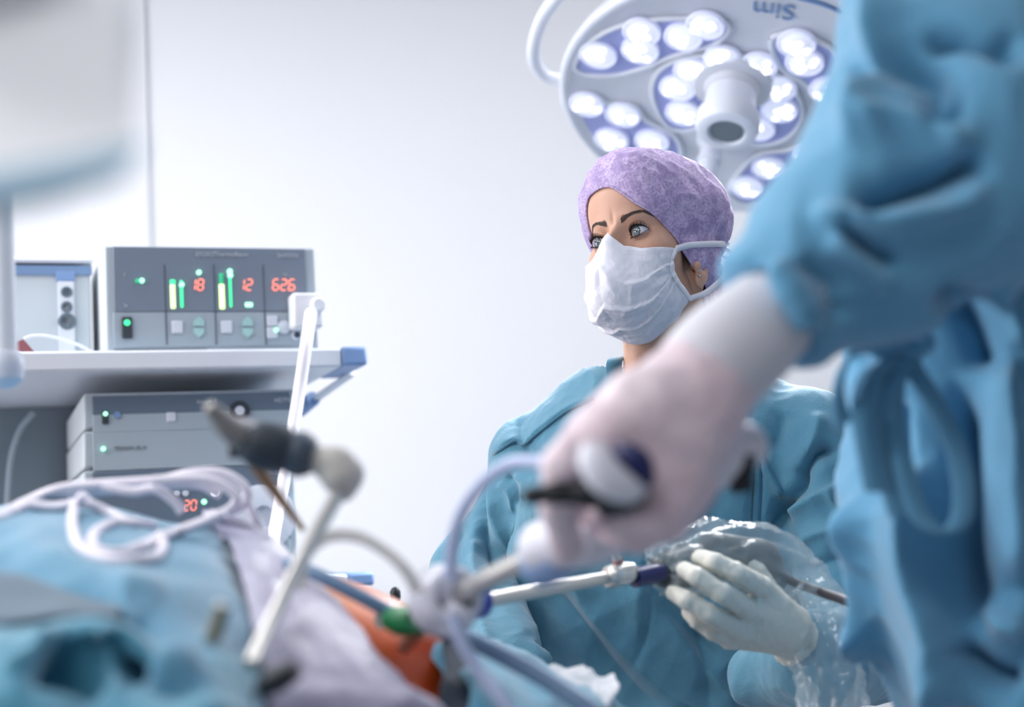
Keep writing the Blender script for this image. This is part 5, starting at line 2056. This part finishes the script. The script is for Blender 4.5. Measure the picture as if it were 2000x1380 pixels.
# ------------------------------------------------------------------ instruments at the left
gi = thing('grasper', 'laparoscopic instrument with black rubber grip standing tilted over the blue drape', 'surgical instrument', P(490, 1290, 0.9804))
MB().tube(PS([(672, 945, 1.0089), (640, 1000, .99), (570, 1130, .95), (488, 1300, .85)]), [0.00479, 0.00513, 0.00513, 0.00513], 18, smooth=False).build('shaft', m_steelw, gi)
v_, f_ = nets(lambda p: smin(chain(p, PS([(672, 960, 1.0089), (668, 930, 1.0089), (660, 905, 1.0089)]), [0.00684, 0.01425, 0.01254], .006), chain(p, PS([(672, 925, 1.0089), (640, 905, 1.0089), (610, 893, 1.0089)]), [0.01140, 0.00969, 0.00935], .006), .006), P(650, 925, 1.0089) - .05, P(650, 925, 1.0089) + .05, .002)
obj('joint_block', v_, f_, mat('beige_joint', (196, 192, 186), .45), gi)
rg = MB().tube(PS([(612, 893, 1.0089), (590, 888, 1.0089), (565, 882, 1.0089)]), [0.0125, 0.0165, 0.0150], 24).build('grip_end', mat('slate_grip', (70, 82, 96), .5), gi)
MB().tube(PS([(566, 882, 1.0089), (545, 876, 1.0078), (500, 866, 1.0055), (468, 856, 1.0032)]), [.0145, .0175, .0165, .0105], 24).build('grip', mat('dark_grip', (52, 60, 70), .55), gi)
MB().tube(PS([(480, 860, 1.0032), (450, 838, 0.9975), (425, 812, 0.9918), (408, 792, 0.9861)]), [0.00969, 0.00912, 0.00684, 0.00456], 18).build('lever', mat('taupe_lever', (140, 136, 134), .5), gi)
MB().tube(PS([(445, 820, 0.9986), (480, 832, 1.0009), (515, 848, 1.0032)]), [0.00342, 0.00513, 0.00456], 14).build('thumb_rest', mat('pale_lever', (206, 204, 208), .5), gi)
mbx = MB(); q0 = P(466, 878, 1.0146)
mbx.box(q0, _r, _f, _u, -.007, .010, -.004, .004, -.006, .004); bevel(mbx.build('latch', m_black, gi), .002)
sk = tube_obj('probe', PS([(472, 878, 1.03), (530, 950, 1.05), (592, 1034, 1.08)]), [.0038, .0044, .0022], mat('brown_probe', (158, 116, 78), .5), smooth=False)
tag(sk, 'thin brown probe leaning from the black grip towards the film', 'probe')
pn = thing('instrument_tip', 'short dark metal pin standing out of the blue drape', 'surgical instrument', P(415, 1250, .80))
MB().tube(PS([(434, 1182, .79), (426, 1215, .79), (412, 1255, .79)]), [.0042, .0044, .0044], 16, smooth=False).build('pin', mat('olive_metal', (112, 112, 92), .35, metal=.6), pn)
MB().tube(PS([(436, 1176, .79), (433, 1186, .79)]), [.0036, .0042], 16, smooth=False).build('pin_head', m_white, pn)
bg = thing('clamp', 'black clamp lying on the blue drape below the tilted instrument', 'clamp', P(545, 1335, .82))
MB().tube(PS([(508, 1345, .82), (540, 1326, .82), (580, 1305, .82)]), [.0075, .0115, .0085], 18, squash=(1, .7)).build('jaw', mat('charcoal', (40, 46, 52), .5), bg)

# cable coil
m_coil = mat('white_cable', (222, 217, 228), .45)
coil = [
    ([(-60, 1030), (0, 1007), (48, 980), (111, 955), (185, 946), (314, 937), (370, 924), (425, 922), (462, 937), (481, 959), (474, 985), (425, 1007), (370, 1029), (310, 1050), (270, 1070)], .94),
    ([(300, 938), (390, 934), (440, 950), (462, 975), (440, 1000), (400, 1012)], .925),
    ([(200, 950), (260, 960), (303, 955), (340, 978), (356, 1000)], .93),
    ([(165, 965), (146, 990), (141, 1020), (150, 1058), (176, 1082), (222, 1094), (270, 1094), (305, 1086), (318, 1068), (312, 1045)], .905),
    ([(270, 1020), (220, 1022), (190, 1036), (180, 1056), (195, 1076), (240, 1078), (290, 1060), (340, 1040), (400, 1018), (440, 1000)], .895),
    ([(60, 985), (107, 990), (166, 982), (215, 1002), (250, 1018), (300, 1026)], .915),
    ([(410, 1003), (450, 1012), (490, 1032), (525, 1060), (560, 1090), (600, 1118)], .95),
    ([(478, 975), (492, 1000), (505, 1030), (520, 1050)], .955),
    ([(20, 1000), (90, 968), (180, 960), (280, 950), (380, 945), (430, 965)], .945),
]
_e = dr.data
DRBV = BVHTree.FromPolygons([tuple(v.co + dr.location) for v in _e.vertices], [tuple(p.vertices) for p in _e.polygons])


def cpt(x, y, dd, i):
    q = on_mesh(DRBV, x, y, .0)
    far = P(x, y, (dd - .905) * 1.6 + 1.16)
    if q is None:
        return far
    q = q - nrm(ray(x, y)) * (.007 + (i % 3) * .002)
    return q if (q - EYE) @ _f < (far - EYE) @ _f else far



ct = thing('cable_coil', 'loosely coiled white cable lying on top of the blue drape mound', 'cable', P(280, 1080, 1.1))
for pts, dd in coil:
    n = len(pts)
    MB().tube([cpt(x, y, dd, i) for i, (x, y) in enumerate(pts)], .0043, 12).build('loop', m_coil, ct)

# gauze at the drape edge
gz = sheet('gauze', [
    [(1075, 1300, 1.30), (1110, 1302, 1.29), (1150, 1306, 1.29), (1172, 1322, 1.29), (1200, 1318, 1.29)],
    [(1062, 1310, 1.26), (1100, 1325, 1.25), (1140, 1335, 1.24), (1170, 1345, 1.24), (1208, 1342, 1.24)],
    [(1080, 1335, 1.23), (1115, 1350, 1.22), (1150, 1362, 1.21), (1175, 1375, 1.21), (1190, 1385, 1.21)],
], mat('white_gauze', (208, 210, 214), .9, bump=('noise', 300, .4)), amp=.004, sc=.04, seed=66, t=.002)
tag(gz, 'crumpled white gauze lying on the edge of the teal drape', 'gauze')

# black knob of the far lever, on a thin floor stand
kb = thing('foot_stand_lever', 'small black knob on a thin rod behind the belly', 'lever', (P(772, 1160, 2.0)[0], P(772, 1160, 2.0)[1], 0))
k0 = P(772, 1160, 2.0)
MB().lathe(k0 - Z0 * .012, Z0, [(0, .003), (.002, .006), (.008, .0078), (.016, .0075), (.021, .0045), (.0225, .001)], 22).build('knob', m_black, kb)
MB().lathe((k0[0], k0[1], 0.0), Z0, [(0, .12), (.012, .12), (.02, .02), (.3, .008), (k0[2] - .010, .004)], 24).build('rod', m_steel, kb)

# ------------------------------------------------------------------ close, very blurred lamp head at the top left, and wall pillar
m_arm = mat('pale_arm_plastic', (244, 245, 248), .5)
ah = thing('lamp_head', 'big pale lamp head with blue-grey underside, out of focus at upper left corner', 'surgical lamp', P(60, 200, .45))
q = [P(-420, 470, 0.417), P(-60, 402, 0.430), P(110, 372, 0.435), P(228, 330, 0.443), P(262, 250, 0.459), P(240, 120, 0.483), P(180, -40, 0.514), P(60, -160, 0.536), P(-420, -200, 0.544)]
poly = catmull(q, 4, True)
mb = MB().prism(poly, nrm(_f * 1.0 + _u * .55 - _r * .25) * .115)
o = mb.build('housing', m_arm, ah); bevel(o, .012, 3)
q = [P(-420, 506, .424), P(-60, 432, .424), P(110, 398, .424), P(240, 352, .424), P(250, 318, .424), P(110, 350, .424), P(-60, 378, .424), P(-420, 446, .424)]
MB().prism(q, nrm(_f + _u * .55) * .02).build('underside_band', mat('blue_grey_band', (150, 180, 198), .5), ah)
k1 = P(9, 690, 1.3)
hr_ = thing('ceiling_pole', 'white pole with rounded pale end hanging down before the left end of the shelf', 'pole', (k1[0], k1[1], P(9, 758, 1.3)[2]))
MB().tube([(k1[0] - .015, k1[1], 2.998), (k1[0] - .004, k1[1], 1.7), k1], [.0125, .0115, .0115], 22, smooth=False).build('rod', m_white, hr_)
MB().lathe((k1[0], k1[1], P(9, 759, 1.3)[2]), Z0, [(0, .004), (.002, .010), (.008, .0165), (.018, .0175), (.028, .0165), (.034, .012)], 28).build('end_knob', mat('pale_knob', (200, 206, 220), .45), hr_)
MB().tube([P(-100, -100, .48), P(-300, -500, .75), (-.55, .9, 2.85), (-.55, .9, 2.998)], [.03, .03, .03, .05], 16).build('suspension_arm', m_arm, ah)
# wall pillar behind the trolley
pa_, pb_ = P(140, 400, 3.88), P(264, 400, 3.88)
slab('wall_pillar', (pa_[0], 3.935, 0), (pb_[0], YB, HC), m_wall)
